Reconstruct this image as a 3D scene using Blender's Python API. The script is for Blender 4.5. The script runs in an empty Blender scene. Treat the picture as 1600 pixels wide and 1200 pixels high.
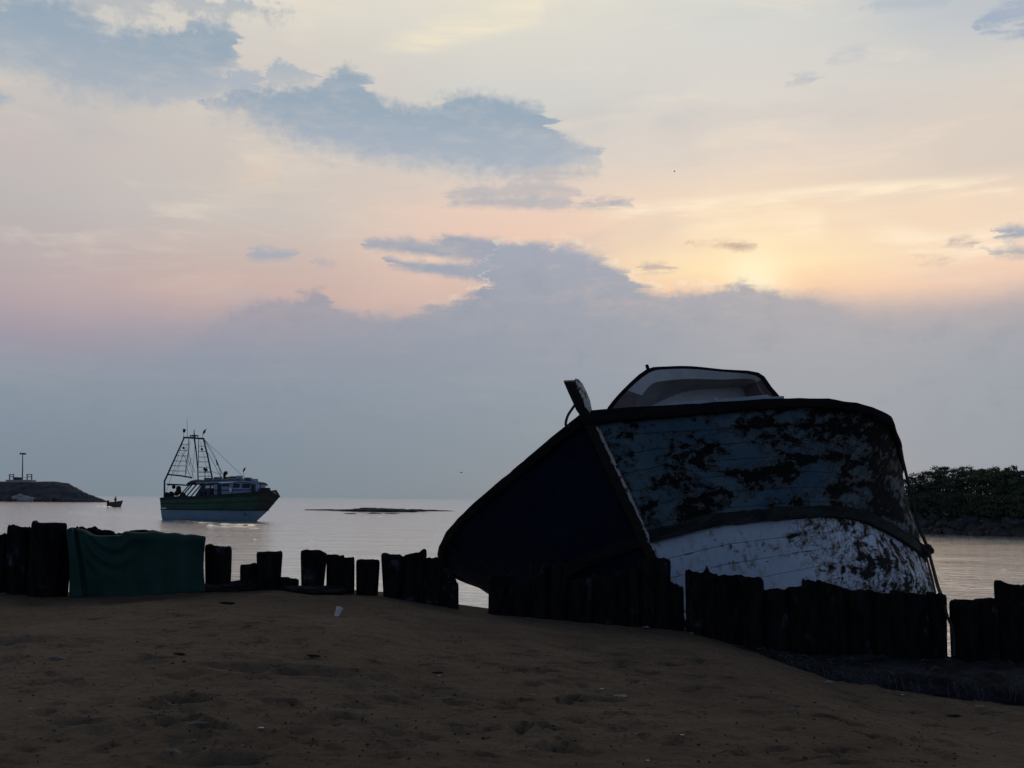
import bpy, bmesh, math, random
import numpy as np
from mathutils import Vector, Matrix, noise as mnoise

random.seed(7)
SC = bpy.context.scene
COL = SC.collection
R = math.radians

# ------------------------------------------------------------------ camera
CZ = 1.6                       # eye height above the sand at the camera
WATER_Z = -1.2
F = 1537.0                     # focal length in pixels of a 1600 px wide picture
TH = math.atan(180.7 / F)      # pitched up
RO = 0.0093                    # slight roll
_fw = Vector((0, math.cos(TH), math.sin(TH)))
_r0 = Vector((1, 0, 0)); _u0 = Vector((0, -math.sin(TH), math.cos(TH)))
_rt = _r0 * math.cos(RO) + _u0 * math.sin(RO)
_up = _u0 * math.cos(RO) - _r0 * math.sin(RO)
CAMP = Vector((0, 0, CZ))
cam_d = bpy.data.cameras.new('camera')
cam_d.sensor_width = 36; cam_d.lens = 36 * F / 1600
cam_d.clip_start = 0.1; cam_d.clip_end = 20000
cam = bpy.data.objects.new('camera', cam_d); COL.objects.link(cam)
M = Matrix((_rt, _up, -_fw)).transposed().to_4x4(); M.translation = CAMP
cam.matrix_world = M
SC.camera = cam


def ray(px, py):
    # a photographed pixel sits at image offset (du, dv); the roll is carried by _rt/_up
    return _fw * F + _rt * (px - 800) - _up * (py - 600)


def at(px, py, Y):
    d = ray(px, py)
    return CAMP + d * (Y / d.y)


def onz(px, py, z):
    d = ray(px, py)
    return CAMP + d * ((z - CZ) / d.z)


def azel(px, py):
    d = ray(px, py).normalized()
    return math.degrees(math.atan2(d.x, d.y)), math.degrees(math.asin(d.z))


# ------------------------------------------------------------------ render / exposure
SC.view_settings.view_transform = 'Standard'
SC.view_settings.look = 'None'
SC.view_settings.exposure = 0
SC.view_settings.gamma = 1
SC.view_settings.use_curve_mapping = False
SC.render.engine = 'CYCLES'
SC.cycles.max_bounces = 6
SC.cycles.diffuse_bounces = 3
SC.cycles.glossy_bounces = 3


def lin(c):
    return tuple(((v / 255) / 12.92 if v / 255 <= 0.04045 else ((v / 255 + 0.055) / 1.055) ** 2.4) for v in c) + (1.0,)


# ------------------------------------------------------------------ tiny node language
class G:
    def __init__(s, tree):
        s.t = tree; s.n = tree.nodes; s.l = tree.links

    def node(s, typ, ins=None, **kw):
        n = s.n.new(typ)
        for k, v in kw.items():
            setattr(n, k, v)
        for k, v in (ins or {}).items():
            s.put(n.inputs[k], v)
        return n

    def put(s, sock, v):
        if isinstance(v, E_):
            s.l.new(v.s, sock)
        elif hasattr(v, 'is_output'):
            s.l.new(v, sock)
        else:
            sock.default_value = v

    def math(s, op, a, b=0.0, clamp=False):
        n = s.node('ShaderNodeMath', operation=op, use_clamp=clamp)
        s.put(n.inputs[0], a); s.put(n.inputs[1], b)
        return E_(s, n.outputs[0])

    def smooth(s, v, lo, hi):
        n = s.node('ShaderNodeMapRange', interpolation_type='SMOOTHSTEP')
        s.put(n.inputs[0], v); s.put(n.inputs[1], lo); s.put(n.inputs[2], hi)
        return E_(s, n.outputs[0])

    def mix(s, f, a, b):
        n = s.node('ShaderNodeMix', data_type='RGBA')
        s.put(n.inputs[0], f); s.put(n.inputs[6], a); s.put(n.inputs[7], b)
        return E_(s, n.outputs[2])

    def vec(s, x, y, z=0.0):
        n = s.node('ShaderNodeCombineXYZ')
        for i, v in enumerate((x, y, z)):
            s.put(n.inputs[i], v)
        return E_(s, n.outputs[0])

    def noise(s, v, scale=1.0, detail=6.0, rough=0.55, dist=0.0, col=False):
        n = s.node('ShaderNodeTexNoise')
        s.put(n.inputs['Vector'], v); n.inputs['Scale'].default_value = scale
        n.inputs['Detail'].default_value = detail; n.inputs['Roughness'].default_value = rough
        n.inputs['Distortion'].default_value = dist
        return E_(s, n.outputs['Color' if col else 'Fac'])

    def voronoi(s, v, scale, feature='F1', rnd=1.0):
        n = s.node('ShaderNodeTexVoronoi', feature=feature)
        s.put(n.inputs['Vector'], v); n.inputs['Scale'].default_value = scale
        n.inputs['Randomness'].default_value = rnd
        return E_(s, n.outputs['Distance'])

    def ramp(s, v, stops, interp='LINEAR'):
        n = s.node('ShaderNodeValToRGB'); cr = n.color_ramp; cr.interpolation = interp
        s.put(n.inputs[0], v)
        stops = sorted(stops, key=lambda q: q[0])
        cr.elements[0].position = stops[0][0]; cr.elements[0].color = stops[0][1]
        cr.elements[1].position = stops[-1][0]; cr.elements[1].color = stops[-1][1]
        for p, c in stops[1:-1]:
            e = cr.elements.new(p); e.color = c
        return E_(s, n.outputs[0])

    def curve(s, v, pts):
        n = s.node('ShaderNodeFloatCurve')
        m = n.mapping; m.extend = 'HORIZONTAL'; c = m.curves[0]
        pts = sorted(pts)
        c.points[0].location = pts[0]; c.points[-1].location = pts[-1]
        for p in pts[1:-1]:
            c.points.new(*p)
        for p in c.points:
            p.handle_type = 'AUTO_CLAMPED'
        m.update()
        s.put(n.inputs['Value'], v)
        return E_(s, n.outputs[0])

    def mapping(s, v, scale=(1, 1, 1), rot=(0, 0, 0), loc=(0, 0, 0)):
        n = s.node('ShaderNodeMapping')
        s.put(n.inputs['Vector'], v); n.inputs['Scale'].default_value = scale
        n.inputs['Rotation'].default_value = rot; n.inputs['Location'].default_value = loc
        return E_(s, n.outputs[0])


class E_:
    def __init__(s, g, sock):
        s.g = g; s.s = sock

    def __add__(s, o): return s.g.math('ADD', s, o)
    def __sub__(s, o): return s.g.math('SUBTRACT', s, o)
    def __mul__(s, o): return s.g.math('MULTIPLY', s, o)
    def __truediv__(s, o): return s.g.math('DIVIDE', s, o)
    def __radd__(s, o): return s.g.math('ADD', o, s)
    def __rsub__(s, o): return s.g.math('SUBTRACT', o, s)
    def __rmul__(s, o): return s.g.math('MULTIPLY', o, s)


# ------------------------------------------------------------------ sky (world)
SUN_AZ, SUN_EL = azel(1180, 432)
UW, VW = 80.0, 40.0            # degrees spanned by the curves below


def uv(px, py):
    a, e = azel(px, py)
    return (min(1, max(0, (a + UW / 2) / UW)), min(1, max(0, e / VW)))


def build_sky():
    w = bpy.data.worlds.new('World'); SC.world = w; w.use_nodes = True
    w.node_tree.nodes.clear()
    g = G(w.node_tree)
    tc = g.node('ShaderNodeTexCoord')
    sep = g.node('ShaderNodeSeparateXYZ', {0: tc.outputs['Generated']})
    x, y, z = (E_(g, sep.outputs[i]) for i in range(3))
    az = g.math('ARCTAN2', x, y) * (180 / math.pi)
    el = g.math('ARCSINE', z) * (180 / math.pi)
    u = (az + UW / 2) / UW
    v = el / VW
    # turbulence in angle space
    p1 = g.vec(az, el * 1.3, 3.0)
    nA = g.noise(p1, 0.16, 3, 0.5)
    nB = g.noise(p1, 0.55, 8, 0.6)
    nC = g.noise(g.vec(az, el * 1.2, 9.0), 1.5, 8, 0.62)
    nS = g.noise(g.vec(az * 0.25, el * 2.2, 5.0), 0.5, 8, 0.62)     # streaky
    nF = g.noise(g.vec(az * 0.30, el * 3.0, 11.0), 0.55, 7, 0.6)       # layered fingers
    nG = g.noise(g.vec(az * 0.55, el * 1.5, 14.0), 0.9, 7, 0.62)        # inner tone of the clouds
    wob = (nB - 0.5) * 0.050 + (nC - 0.5) * 0.042                   # in v units (1 = 40 deg)
    wou = (nA - 0.5) * 0.02 + (nC - 0.5) * 0.020 + (nF - 0.5) * 0.052
    # veil of high cloud: five columns of colour, blended sideways
    cols = [
        (0, [(0, (205, 203, 198)), (110, (203, 198, 192)), (210, (200, 190, 187)), (300, (190, 184, 183)), (400, (187, 174, 175)), (450, (183, 166, 170)), (520, (162, 152, 164)), (600, (140, 147, 160)), (700, (126, 139, 152)), (776, (121, 135, 147))]),
        (400, [(0, (222, 217, 205)), (90, (213, 206, 198)), (250, (207, 198, 190)), (340, (204, 195, 188)), (400, (202, 184, 177)), (460, (203, 176, 168)), (520, (170, 160, 168)), (600, (138, 149, 163)), (776, (121, 136, 149))]),
        (800, [(0, (230, 224, 208)), (60, (220, 217, 207)), (160, (209, 208, 204)), (260, (217, 207, 198)), (330, (236, 206, 188)), (400, (233, 200, 180)), (470, (212, 184, 174)), (560, (150, 155, 168)), (776, (124, 138, 151))]),
        (1170, [(0, (214, 215, 210)), (130, (218, 213, 206)), (240, (225, 211, 199)), (300, (239, 216, 192)), (350, (249, 221, 188)), (415, (255, 229, 182)), (450, (250, 208, 170)), (520, (175, 170, 176)), (776, (132, 144, 157))]),
        (1600, [(0, (192, 197, 202)), (90, (212, 208, 202)), (170, (220, 208, 196)), (250, (217, 204, 193)), (300, (240, 217, 193)), (370, (243, 215, 190)), (430, (241, 205, 181)), (480, (190, 174, 172)), (600, (152, 157, 168)), (776, (136, 147, 160))]),
    ]
    base = None; pu = None
    for px, st in cols:
        stops = [(uv(px, py)[1], lin(c)) for py, c in st]
        c = g.ramp(v + (nA - 0.5) * 0.03, stops)
        cu = uv(px, 300)[0]
        base = c if base is None else g.mix(g.smooth(u + (nA - 0.5) * 0.05, pu, cu), base, c)
        pu = cu
    # faint wisps in the veil
    wisp = g.smooth(g.noise(g.mapping(g.vec(az, el, 0), (0.10, 0.42, 1), (0, 0, R(-12))), 1.0, 8, 0.6, 0.6), 0.50, 0.78)
    base = g.mix(wisp * g.smooth(el, 9.5, 14) * 0.40, base, lin((250, 232, 205)))
    wisp2 = g.smooth(g.noise(g.mapping(g.vec(az, el, 4), (0.07, 0.30, 1), (0, 0, R(10))), 1.0, 6, 0.55, 0.4), 0.52, 0.8)
    base = g.mix(wisp2 * 0.35, base, lin((178, 182, 190)))

    def line(pts, wid, col, amt, soft=0.012):
        nonlocal base
        q = [uv(*p) for p in pts]
        d = g.math('ABSOLUTE', v + (nS - 0.5) * 0.018 - g.curve(u, q))
        m = (1 - g.smooth(d, wid * 0.2, wid)) * g.smooth(u, q[0][0], q[0][0] + 0.05) * (1 - g.smooth(u, q[-1][0] - soft, q[-1][0]))
        base = g.mix(m * amt * g.smooth(nS, 0.3, 0.62), base, lin(col))
    line([(900, 335), (1150, 318), (1300, 302), (1600, 288)], 0.018, (255, 236, 208), 1.0)
    line([(1320, 338), (1400, 372), (1500, 385), (1600, 372)], 0.03, (255, 234, 206), 0.95)
    line([(1020, 372), (1120, 345), (1300, 352)], 0.035, (255, 234, 200), 0.7)
    line([(560, 95), (700, 50), (860, 5)], 0.03, (250, 236, 204), 0.6)
    line([(320, 305), (390, 285), (450, 265)], 0.045, (222, 204, 186), 0.7)
    # glow of the hidden sun
    sd = Vector((math.sin(R(SUN_AZ)) * math.cos(R(SUN_EL)), math.cos(R(SUN_AZ)) * math.cos(R(SUN_EL)), math.sin(R(SUN_EL))))
    sdx, sdy, sdz = sd
    dt = x * sdx + y * sdy + z * sdz
    glow = g.math('POWER', g.math('MAXIMUM', dt, 0.0), 2600.0)
    base = g.mix(glow * 0.85, base, lin((255, 243, 205)))

    def cloud(top, bot, c_top, c_bot, st, sb, amt=1.0, kt=1.0, kb=0.6, ku=1.0, rim=0.0, broken=False):
        nonlocal base
        q = [uv(*p) for p in top]; r = [uv(*p) for p in bot]
        u2 = u + wou * ku
        T = g.curve(u2, [(q[0][0] - 0.004, q[0][1] - 0.04)] + q + [(q[-1][0] + 0.004, q[-1][1] - 0.04)])
        B = g.curve(u2, [(r[0][0] - 0.004, r[0][1] + 0.04)] + r + [(r[-1][0] + 0.004, r[-1][1] + 0.04)])
        dtp = T - v + wob * kt
        mt = g.smooth(dtp, st * -0.5, st * 0.5)
        mb = g.smooth(v + wob * kb - B, sb * -0.55, sb * 0.45)
        win = g.smooth(u2, q[0][0] - 0.004, q[0][0] + 0.002) * (1 - g.smooth(u2, q[-1][0] - 0.002, q[-1][0] + 0.004))
        mb = mb * win
        if rim:
            rm = g.smooth(dtp, -0.016, -0.001) * (1 - g.smooth(dtp, -0.001, 0.006)) * mb * rim * g.smooth(nC, 0.42, 0.6)
            base = g.mix(rm, base, lin((255, 240, 214)))
        shade = g.smooth(v, sum(p[1] for p in r) / len(r), sum(p[1] for p in q) / len(q))
        c = g.mix(shade, lin(c_bot), lin(c_top))
        c = g.mix(g.smooth(nG, 0.42, 0.74) * 0.24, c, base)
        if broken:
            mb = mb * g.smooth(nG * 0.5 + nF * 0.5, 0.38, 0.50)
        base = g.mix(mt * mb * amt, base, c)
    # upper left bank and the long diagonal cloud
    cloud([(-260, -40), (-60, 5), (60, -10), (130, 12), (165, 36), (235, 50), (300, 36), (350, 36), (374, 56)],
          [(-260, 70), (-60, 90), (60, 118), (150, 146), (230, 148), (300, 138), (345, 112), (374, 80)],
          (148, 167, 184), (164, 176, 189), 0.026, 0.055, 0.95, 0.9, 0.9)
    cloud([(120, -60), (250, -55), (310, -10), (420, 2), (465, 10)], [(120, 10), (200, 25), (250, 8), (310, 20), (420, 22), (465, 16)],
          (160, 175, 190), (176, 182, 188), 0.012, 0.02, 0.75, 1.2, 1.2)
    cloud([(225, 150), (290, 130), (350, 112), (400, 104)], [(225, 156), (290, 152), (350, 150), (400, 140)],
          (168, 179, 192), (180, 185, 192), 0.012, 0.02, 0.85, 0.8, 0.8)
    cloud([(405, 108), (440, 98), (480, 100), (495, 108)], [(405, 130), (440, 136), (480, 130), (495, 112)],
          (165, 178, 192), (176, 184, 192), 0.010, 0.02, 0.8, 0.8, 0.8)
    cloud([(325, 156), (380, 142), (430, 136), (490, 134), (515, 116), (545, 108), (575, 124), (585, 150), (640, 166), (690, 156), (760, 150), (830, 160), (862, 182), (872, 214), (905, 222), (940, 240)],
          [(325, 160), (380, 178), (430, 200), (500, 232), (580, 246), (680, 258), (780, 272), (860, 268), (900, 258), (940, 248)],
          (152, 169, 185), (165, 177, 191), 0.024, 0.050, 0.97, 0.8, 0.9, 0.8, 0.12)
    # thin dark streaks
    for i_, (top, bot, c, a) in enumerate((
            ([(690, 305), (760, 290), (840, 286), (900, 300)], [(690, 312), (760, 310), (840, 306), (900, 306)], (188, 184, 186), 0.8),
            ([(700, 318), (800, 308), (900, 308), (995, 314)], [(700, 322), (800, 324), (900, 326), (995, 320)], (180, 180, 186), 0.85),
            ([(800, 272), (850, 262), (910, 264), (945, 258)], [(800, 282), (850, 280), (910, 276), (945, 262)], (190, 186, 186), 0.8),
            ([(1075, 379), (1120, 377), (1180, 379), (1195, 382)], [(1075, 381), (1120, 384), (1180, 388), (1195, 384)], (196, 172, 156), 0.9),
            ([(1000, 414), (1025, 411), (1055, 418)], [(1000, 420), (1025, 424), (1055, 422)], (186, 172, 168), 0.85),
            ([(1475, 376), (1500, 373), (1532, 378)], [(1475, 380), (1500, 382), (1532, 382)], (190, 178, 172), 0.8),
            ([(1555, 362), (1600, 352), (1700, 350)], [(1555, 366), (1600, 374), (1700, 378)], (166, 172, 184), 0.9),
            ([(1540, 392), (1580, 386), (1700, 388)], [(1540, 396), (1580, 400), (1700, 402)], (180, 176, 178), 0.8),
            ([(1415, 404), (1440, 405), (1480, 405)], [(1415, 407), (1440, 409), (1480, 409)], (204, 184, 170), 0.8),
            ([(385, 396), (420, 388), (465, 393)], [(385, 402), (420, 406), (465, 400)], (166, 172, 184), 0.8),
            ([(490, 409), (505, 408), (525, 410)], [(490, 413), (505, 415), (525, 413)], (172, 172, 180), 0.8),
            ([(1230, 120), (1255, 116), (1280, 121)], [(1230, 124), (1255, 130), (1280, 125)], (186, 190, 196), 0.8),
            ([(1290, 88), (1320, 76), (1355, 78)], [(1290, 93), (1320, 96), (1355, 84)], (196, 198, 202), 0.7),
            ([(1525, 40), (1570, 12), (1640, -20), (1760, -40)], [(1525, 46), (1570, 56), (1640, 60), (1760, 60)], (162, 176, 194), 0.8),
            ([(1340, -20), (1420, -18), (1500, -10)], [(1340, 4), (1420, 14), (1500, 4)], (176, 188, 200), 0.6),
            ([(-60, 140), (-20, 140), (14, 150)], [(-60, 166), (-20, 166), (14, 158)], (165, 178, 192), 0.8),
            ([(575, 380), (620, 373), (670, 377), (715, 369), (760, 376), (860, 380)], [(575, 384), (640, 394), (700, 403), (770, 410), (860, 440)], (160, 166, 180), 0.95),
            ([(605, 402), (650, 410), (720, 410), (770, 404), (860, 404)], [(605, 408), (640, 420), (715, 432), (750, 442), (860, 460)], (160, 166, 180), 0.95))):
        n = g.noise(g.vec(az * 0.5, el * 2.0, 1.0), 2.0, 5, 0.6)
        cloud(top, bot, c, c, 0.014, 0.014, min(1.0, a * 1.15), 0.34, 0.26, 0.9, 0.0, i_ not in (16, 17))
    # the low cloud bank over the horizon
    top = [(-500, 520), (-200, 500), (0, 508), (110, 522), (170, 512), (260, 506), (330, 488), (372, 470), (410, 464), (465, 462), (480, 450), (510, 450), (526, 478), (580, 487), (650, 487), (690, 474), (735, 456), (752, 444), (764, 414), (776, 386), (800, 378), (830, 384), (858, 386), (872, 378), (896, 378), (912, 392), (935, 398), (958, 410), (985, 420), (992, 436), (1008, 446), (1030, 456), (1060, 452), (1110, 448), (1140, 442), (1160, 434), (1185, 446), (1240, 452), (1300, 458), (1380, 468), (1480, 466), (1600, 446), (1760, 420), (2000, 420)]
    q = [uv(*p) for p in top]
    T = g.curve(u + wou * 1.0, q)
    d = T - v + wob * 0.55
    softl = g.math('ADD', 0.016, (1 - g.smooth(u, uv(180, 480)[0], uv(430, 480)[0])) * 0.10)
    softr = g.smooth(u, uv(1240, 460)[0], uv(1420, 460)[0]) * 0.05
    mt = g.smooth(d, softl * -0.35 - softr * 0.4, softl + softr)
    rim = g.smooth(d, -0.014, -0.002) * (1 - g.smooth(d, 0.0, 0.008)) * g.smooth(u, uv(640, 400)[0], uv(760, 400)[0]) * (1 - g.smooth(u, uv(1200, 400)[0], uv(1260, 400)[0])) * g.smooth(nC, 0.44, 0.62)
    base = g.mix(rim * 0.38, base, lin((255, 240, 214)))
    bl = g.ramp(v, [(uv(200, py)[1], lin(c)) for py, c in ((776, (121, 136, 148)), (700, (126, 140, 154)), (610, (137, 148, 162)), (540, (146, 152, 166)), (480, (164, 158, 168)))])
    bc = g.ramp(v, [(uv(800, py)[1], lin(c)) for py, c in ((776, (123, 137, 149)), (700, (130, 143, 156)), (610, (140, 151, 164)), (540, (148, 155, 168)), (470, (154, 160, 173)), (390, (162, 168, 182)))])
    br = g.ramp(v, [(uv(1500, py)[1], lin(c)) for py, c in ((776, (134, 145, 159)), (720, (142, 151, 164)), (620, (150, 157, 168)), (540, (158, 162, 171)), (480, (168, 165, 172)), (430, (180, 172, 174)))])
    bank = g.mix(g.smooth(u, uv(350, 600)[0], uv(760, 600)[0]), bl, bc)
    bank = g.mix(g.smooth(u, uv(900, 600)[0], uv(1400, 600)[0]), bank, br)
    bank = g.mix(g.smooth(nS, 0.45, 0.8) * 0.12 * g.smooth(el, 2, 8), bank, lin((190, 182, 184)))
    bank = g.mix(g.smooth(nG, 0.44, 0.72) * 0.17 * g.smooth(el, 5.5, 9.5), bank, base)      # thin places let the glow through
    bank = g.mix(g.smooth(nB, 0.50, 0.74) * 0.16 * g.smooth(el, 1, 5), bank, lin((122, 134, 150)))
    base = g.mix(mt, base, bank)
    # dusk away from the west: unseen sky shaped for its light, darkened overhead and left, brightened low behind and right
    away = g.smooth(g.math('ABSOLUTE', az), 42, 95)
    bhd = g.ramp(el / 90.0, [(0, (0.27, 0.36, 0.54, 1)), (0.16, (0.24, 0.32, 0.48, 1)), (0.30, (0.14, 0.19, 0.29, 1)), (0.6, (0.075, 0.10, 0.15, 1)), (1, (0.05, 0.065, 0.095, 1))])
    lft = g.mix(g.smooth(az, -140, -20), bhd, (0.06, 0.075, 0.11, 1))
    bhd = g.mix(g.math('LESS_THAN', az, 0.0) * (1 - g.smooth(el, 50, 80)), bhd, lft)
    base = g.mix(away, base, bhd)
    front = 1 - g.smooth(g.math('ABSOLUTE', az), 30, 70)
    base = g.mix(g.smooth(el - front * 9.0, 33, 54), base, (0.048, 0.062, 0.090, 1))
    base = g.mix(g.smooth(el * -1.0, 0.0, 1.5), base, (0.03, 0.035, 0.04, 1))
    # clear-sky scattering that still comes through the veil
    sky = g.node('ShaderNodeTexSky', sky_type='NISHITA', sun_disc=False, sun_elevation=R(SUN_EL), sun_rotation=R(SUN_AZ))
    bg1 = g.node('ShaderNodeBackground', {0: base, 1: 1.0})
    bg2 = g.node('ShaderNodeBackground', {0: sky.outputs[0], 1: 0.05})
    ms = g.node('ShaderNodeMixShader', {0: 0.03, 1: bg1.outputs[0], 2: bg2.outputs[0]})
    g.node('ShaderNodeOutputWorld', {0: ms.outputs[0]})


build_sky()
sun_d = bpy.data.lights.new('sun', 'SUN'); sun_d.energy = 0.12; sun_d.angle = R(14); sun_d.color = (1.0, 0.82, 0.6)
sun = bpy.data.objects.new('sun', sun_d); COL.objects.link(sun)
sun.rotation_euler = (R(90 - SUN_EL), 0, R(180 - SUN_AZ))
sun.location = (5, 40, 20)


# ------------------------------------------------------------------ materials
def material(name, fn, rough=0.8, spec=0.3):
    m = bpy.data.materials.new(name); m.use_nodes = True
    nt = m.node_tree; nt.nodes.clear()
    g = G(nt)
    out = g.node('ShaderNodeOutputMaterial')
    b = g.node('ShaderNodeBsdfPrincipled', {'Roughness': rough, 'Specular IOR Level': spec})
    nt.links.new(b.outputs[0], out.inputs[0])
    tc = g.node('ShaderNodeTexCoord')
    o = E_(g, tc.outputs['Object'])
    r = fn(g, o)
    g.put(b.inputs['Base Color'], r['color'])
    if 'metal' in r: g.put(b.inputs['Metallic'], r['metal'])
    if 'rough' in r: g.put(b.inputs['Roughness'], r['rough'])
    if 'bump' in r:
        h, st, dist = r['bump']
        bn = g.node('ShaderNodeBump', {'Height': h, 'Strength': st, 'Distance': dist})
        nt.links.new(bn.outputs[0], b.inputs['Normal'])
    return m


def col(r, g, b): return (r, g, b, 1.0)


def simple(name, a, b, scale=4.0, rough=0.7, bump=0.3, stretch=(1, 1, 1), spec=0.3, dist=0.02):
    def fn(g, o):
        p = g.mapping(o, stretch)
        n = g.noise(p, scale, 8, 0.62)
        n2 = g.noise(p, scale * 4.7, 6, 0.6)
        f = g.smooth(n * 0.65 + n2 * 0.35, 0.32, 0.68)
        return {'color': g.mix(f, a, b), 'bump': (n * 0.5 + n2 * 0.5, bump, dist)}
    return material(name, fn, rough, spec)


def sand_fn(g, o):
    n1 = g.noise(o, 0.35, 5, 0.55)
    n2 = g.noise(g.mapping(o, (1, 1.6, 1)), 2.3, 8, 0.65)
    n3 = g.noise(o, 26, 6, 0.7)
    n4 = g.noise(o, 140, 3, 0.6)
    c = g.mix(g.smooth(n1 * 0.5 + n2 * 0.5, 0.35, 0.66), col(0.100, 0.075, 0.055), col(0.176, 0.134, 0.098))
    c = g.mix(g.smooth(n3, 0.48, 0.72) * 0.6, c, col(0.050, 0.038, 0.030))
    c = g.mix(g.smooth(n4, 0.60, 0.80) * 0.35, c, col(0.22, 0.18, 0.14))
    c = g.mix(g.smooth(n2, 0.58, 0.72) * 0.55, c, col(0.050, 0.040, 0.033))
    n5 = g.noise(g.mapping(o, (1, 1.8, 1)), 9.0, 8, 0.7)
    c = g.mix(g.smooth(n5, 0.54, 0.66) * 0.75, c, col(0.042, 0.033, 0.026))
    return {'color': c, 'bump': (n2 * 0.5 + n3 * 0.4 + n4 * 0.2, 0.9, 0.06)}


def char_fn(g, o):     # old palm trunks, sooty and wet
    oi = g.node('ShaderNodeObjectInfo')
    v = g.vec(E_(g, oi.outputs['Random']) * 50, 0, 0)
    n = g.node('ShaderNodeVectorMath', {0: o, 1: v}, operation='ADD')
    p = E_(g, n.outputs[0])
    f = g.noise(g.mapping(p, (5, 5, 1.4)), 2.0, 8, 0.65)
    k = g.noise(p, 3.0, 6, 0.6)
    c = g.mix(g.smooth(f, 0.35, 0.7), col(0.005, 0.005, 0.006), col(0.016, 0.015, 0.016))
    c = g.mix(g.smooth(k, 0.58, 0.72) * g.smooth(f, 0.40, 0.6) * 0.8, c, col(0.070, 0.078, 0.098))
    return {'color': c, 'bump': (f * 0.5 + k * 0.5, 0.8, 0.04)}


def flaking(paint_a, paint_b, wood, thresh, edge_light, stain=None, side=1.0, wear=(2.3, 3.9, 0.085), base_rough=0.55, blot=0.5):
    """paint over planks, flaking off in irregular patches that follow the planking; more worn towards the turn of the hull"""
    def fn(g, o):
        sep = g.node('ShaderNodeSeparateXYZ', {0: o})
        a, b, h = (E_(g, sep.outputs[i]) for i in range(3))
        worn = g.smooth(b * side, wear[0], wear[1])
        wv = g.noise(o, 2.2, 4, 0.6, 0, True)
        vm = g.node('ShaderNodeVectorMath', {0: wv, 1: (0.5, 0.5, 0.5)}, operation='SUBTRACT')
        vs = g.node('ShaderNodeVectorMath', {0: vm.outputs[0]}, operation='SCALE'); vs.inputs['Scale'].default_value = 0.35
        va = g.node('ShaderNodeVectorMath', {0: o, 1: vs.outputs[0]}, operation='ADD')
        p = E_(g, va.outputs[0])
        row = E_(g, g.node('ShaderNodeAttribute', attribute_name='plank_row').outputs['Fac'])
        along = E_(g, g.node('ShaderNodeAttribute', attribute_name='plank_along').outputs['Fac'])
        fr = g.math('FRACT', row)
        seam = 1 - g.smooth(g.math('ABSOLUTE', fr - 0.5), 0.0, 0.045)
        near = 1 - g.smooth(g.math('ABSOLUTE', fr - 0.5), 0.0, 0.22)
        pl = g.vec(along, row * 0.20, 0.0)                      # a board's own length and width
        n1 = g.noise(g.mapping(pl, (1.0, 1.9, 1)), 1.35, 9, 0.64, 0.5)
        n2 = g.noise(g.mapping(p, (1.0, 1.0, 1.3)), 6.5, 8, 0.66)
        n3 = g.noise(g.mapping(p, (1.25, 1.25, 0.30)), 6.5, 7, 0.64)
        vor = g.voronoi(g.mapping(p, (1.3, 1.3, 0.55)), 6.5, 'DISTANCE_TO_EDGE')
        fl = n1 * blot + n2 * (1 - blot) + near * 0.022
        d = fl - thresh + worn * wear[2] + (n3 - 0.5) * worn * 0.55
        m = g.smooth(d, 0.0, 0.012)
        crack = (1 - g.smooth(vor, 0.0, 0.035)) * g.smooth(n2, 0.46, 0.62) * g.smooth(worn + n1 * 0.8, 0.42, 0.8)
        m = g.math('MAXIMUM', m, crack)
        # upright splits where the hull turns
        vs_ = g.voronoi(g.mapping(p, (2.2, 2.2, 0.42)), 3.2, 'DISTANCE_TO_EDGE')
        split = (1 - g.smooth(vs_ + (n2 - 0.5) * 0.10, 0.0, 0.045)) * worn * g.smooth(n3, 0.40, 0.55)
        m = g.math('MAXIMUM', m, split)
        # small chips everywhere
        chip = g.noise(g.mapping(p, (1.0, 1.0, 0.8)), 15.0, 6, 0.65)
        m = g.math('MAXIMUM', m, g.smooth(chip + (n1 - 0.5) * 0.5, 0.665, 0.69))
        m = g.math('MAXIMUM', m, seam * g.smooth(n3 * 0.5 + n1 * 0.5, 0.52, 0.60) * 0.8)
        lip = g.smooth(d, -0.022, -0.003) * (1 - g.smooth(d, -0.003, 0.004))
        tone = g.noise(g.mapping(o, (0.6, 0.6, 0.6)), 1.3, 7, 0.6)
        c = g.mix(g.smooth(tone, 0.3, 0.7), paint_a, paint_b)
        run = g.noise(g.mapping(o, (5.5, 5.5, 0.35)), 1.6, 6, 0.6)
        if stain:
            c = g.mix(g.smooth(run, 0.50, 0.70) * g.smooth(n1, 0.36, 0.58) * 0.8, c, stain)
            c = g.mix(g.smooth(n2 * 0.5 + run * 0.5, 0.46, 0.60) * worn * 0.75, c, stain)
            c = g.mix(g.smooth(d, -0.07, -0.01) * 0.5, c, stain)
        c = g.mix(lip * 0.75 * g.smooth(n3, 0.42, 0.58), c, edge_light)
        grain = g.noise(g.mapping(o, (1.2, 1.2, 14)), 3.0, 6, 0.6)
        wd = g.mix(g.smooth(grain, 0.3, 0.7), wood, col(wood[0] * 1.7, wood[1] * 1.6, wood[2] * 1.5))
        c = g.mix(m, c, wd)
        hgt = (1 - m) * 0.55 + (n3 - 0.5) * worn * 0.9 + lip * 0.45 + n2 * 0.2 - seam * 0.2
        return {'color': c, 'rough': base_rough + m * 0.3, 'bump': (hgt, 1.0, 0.07)}
    return fn


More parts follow.
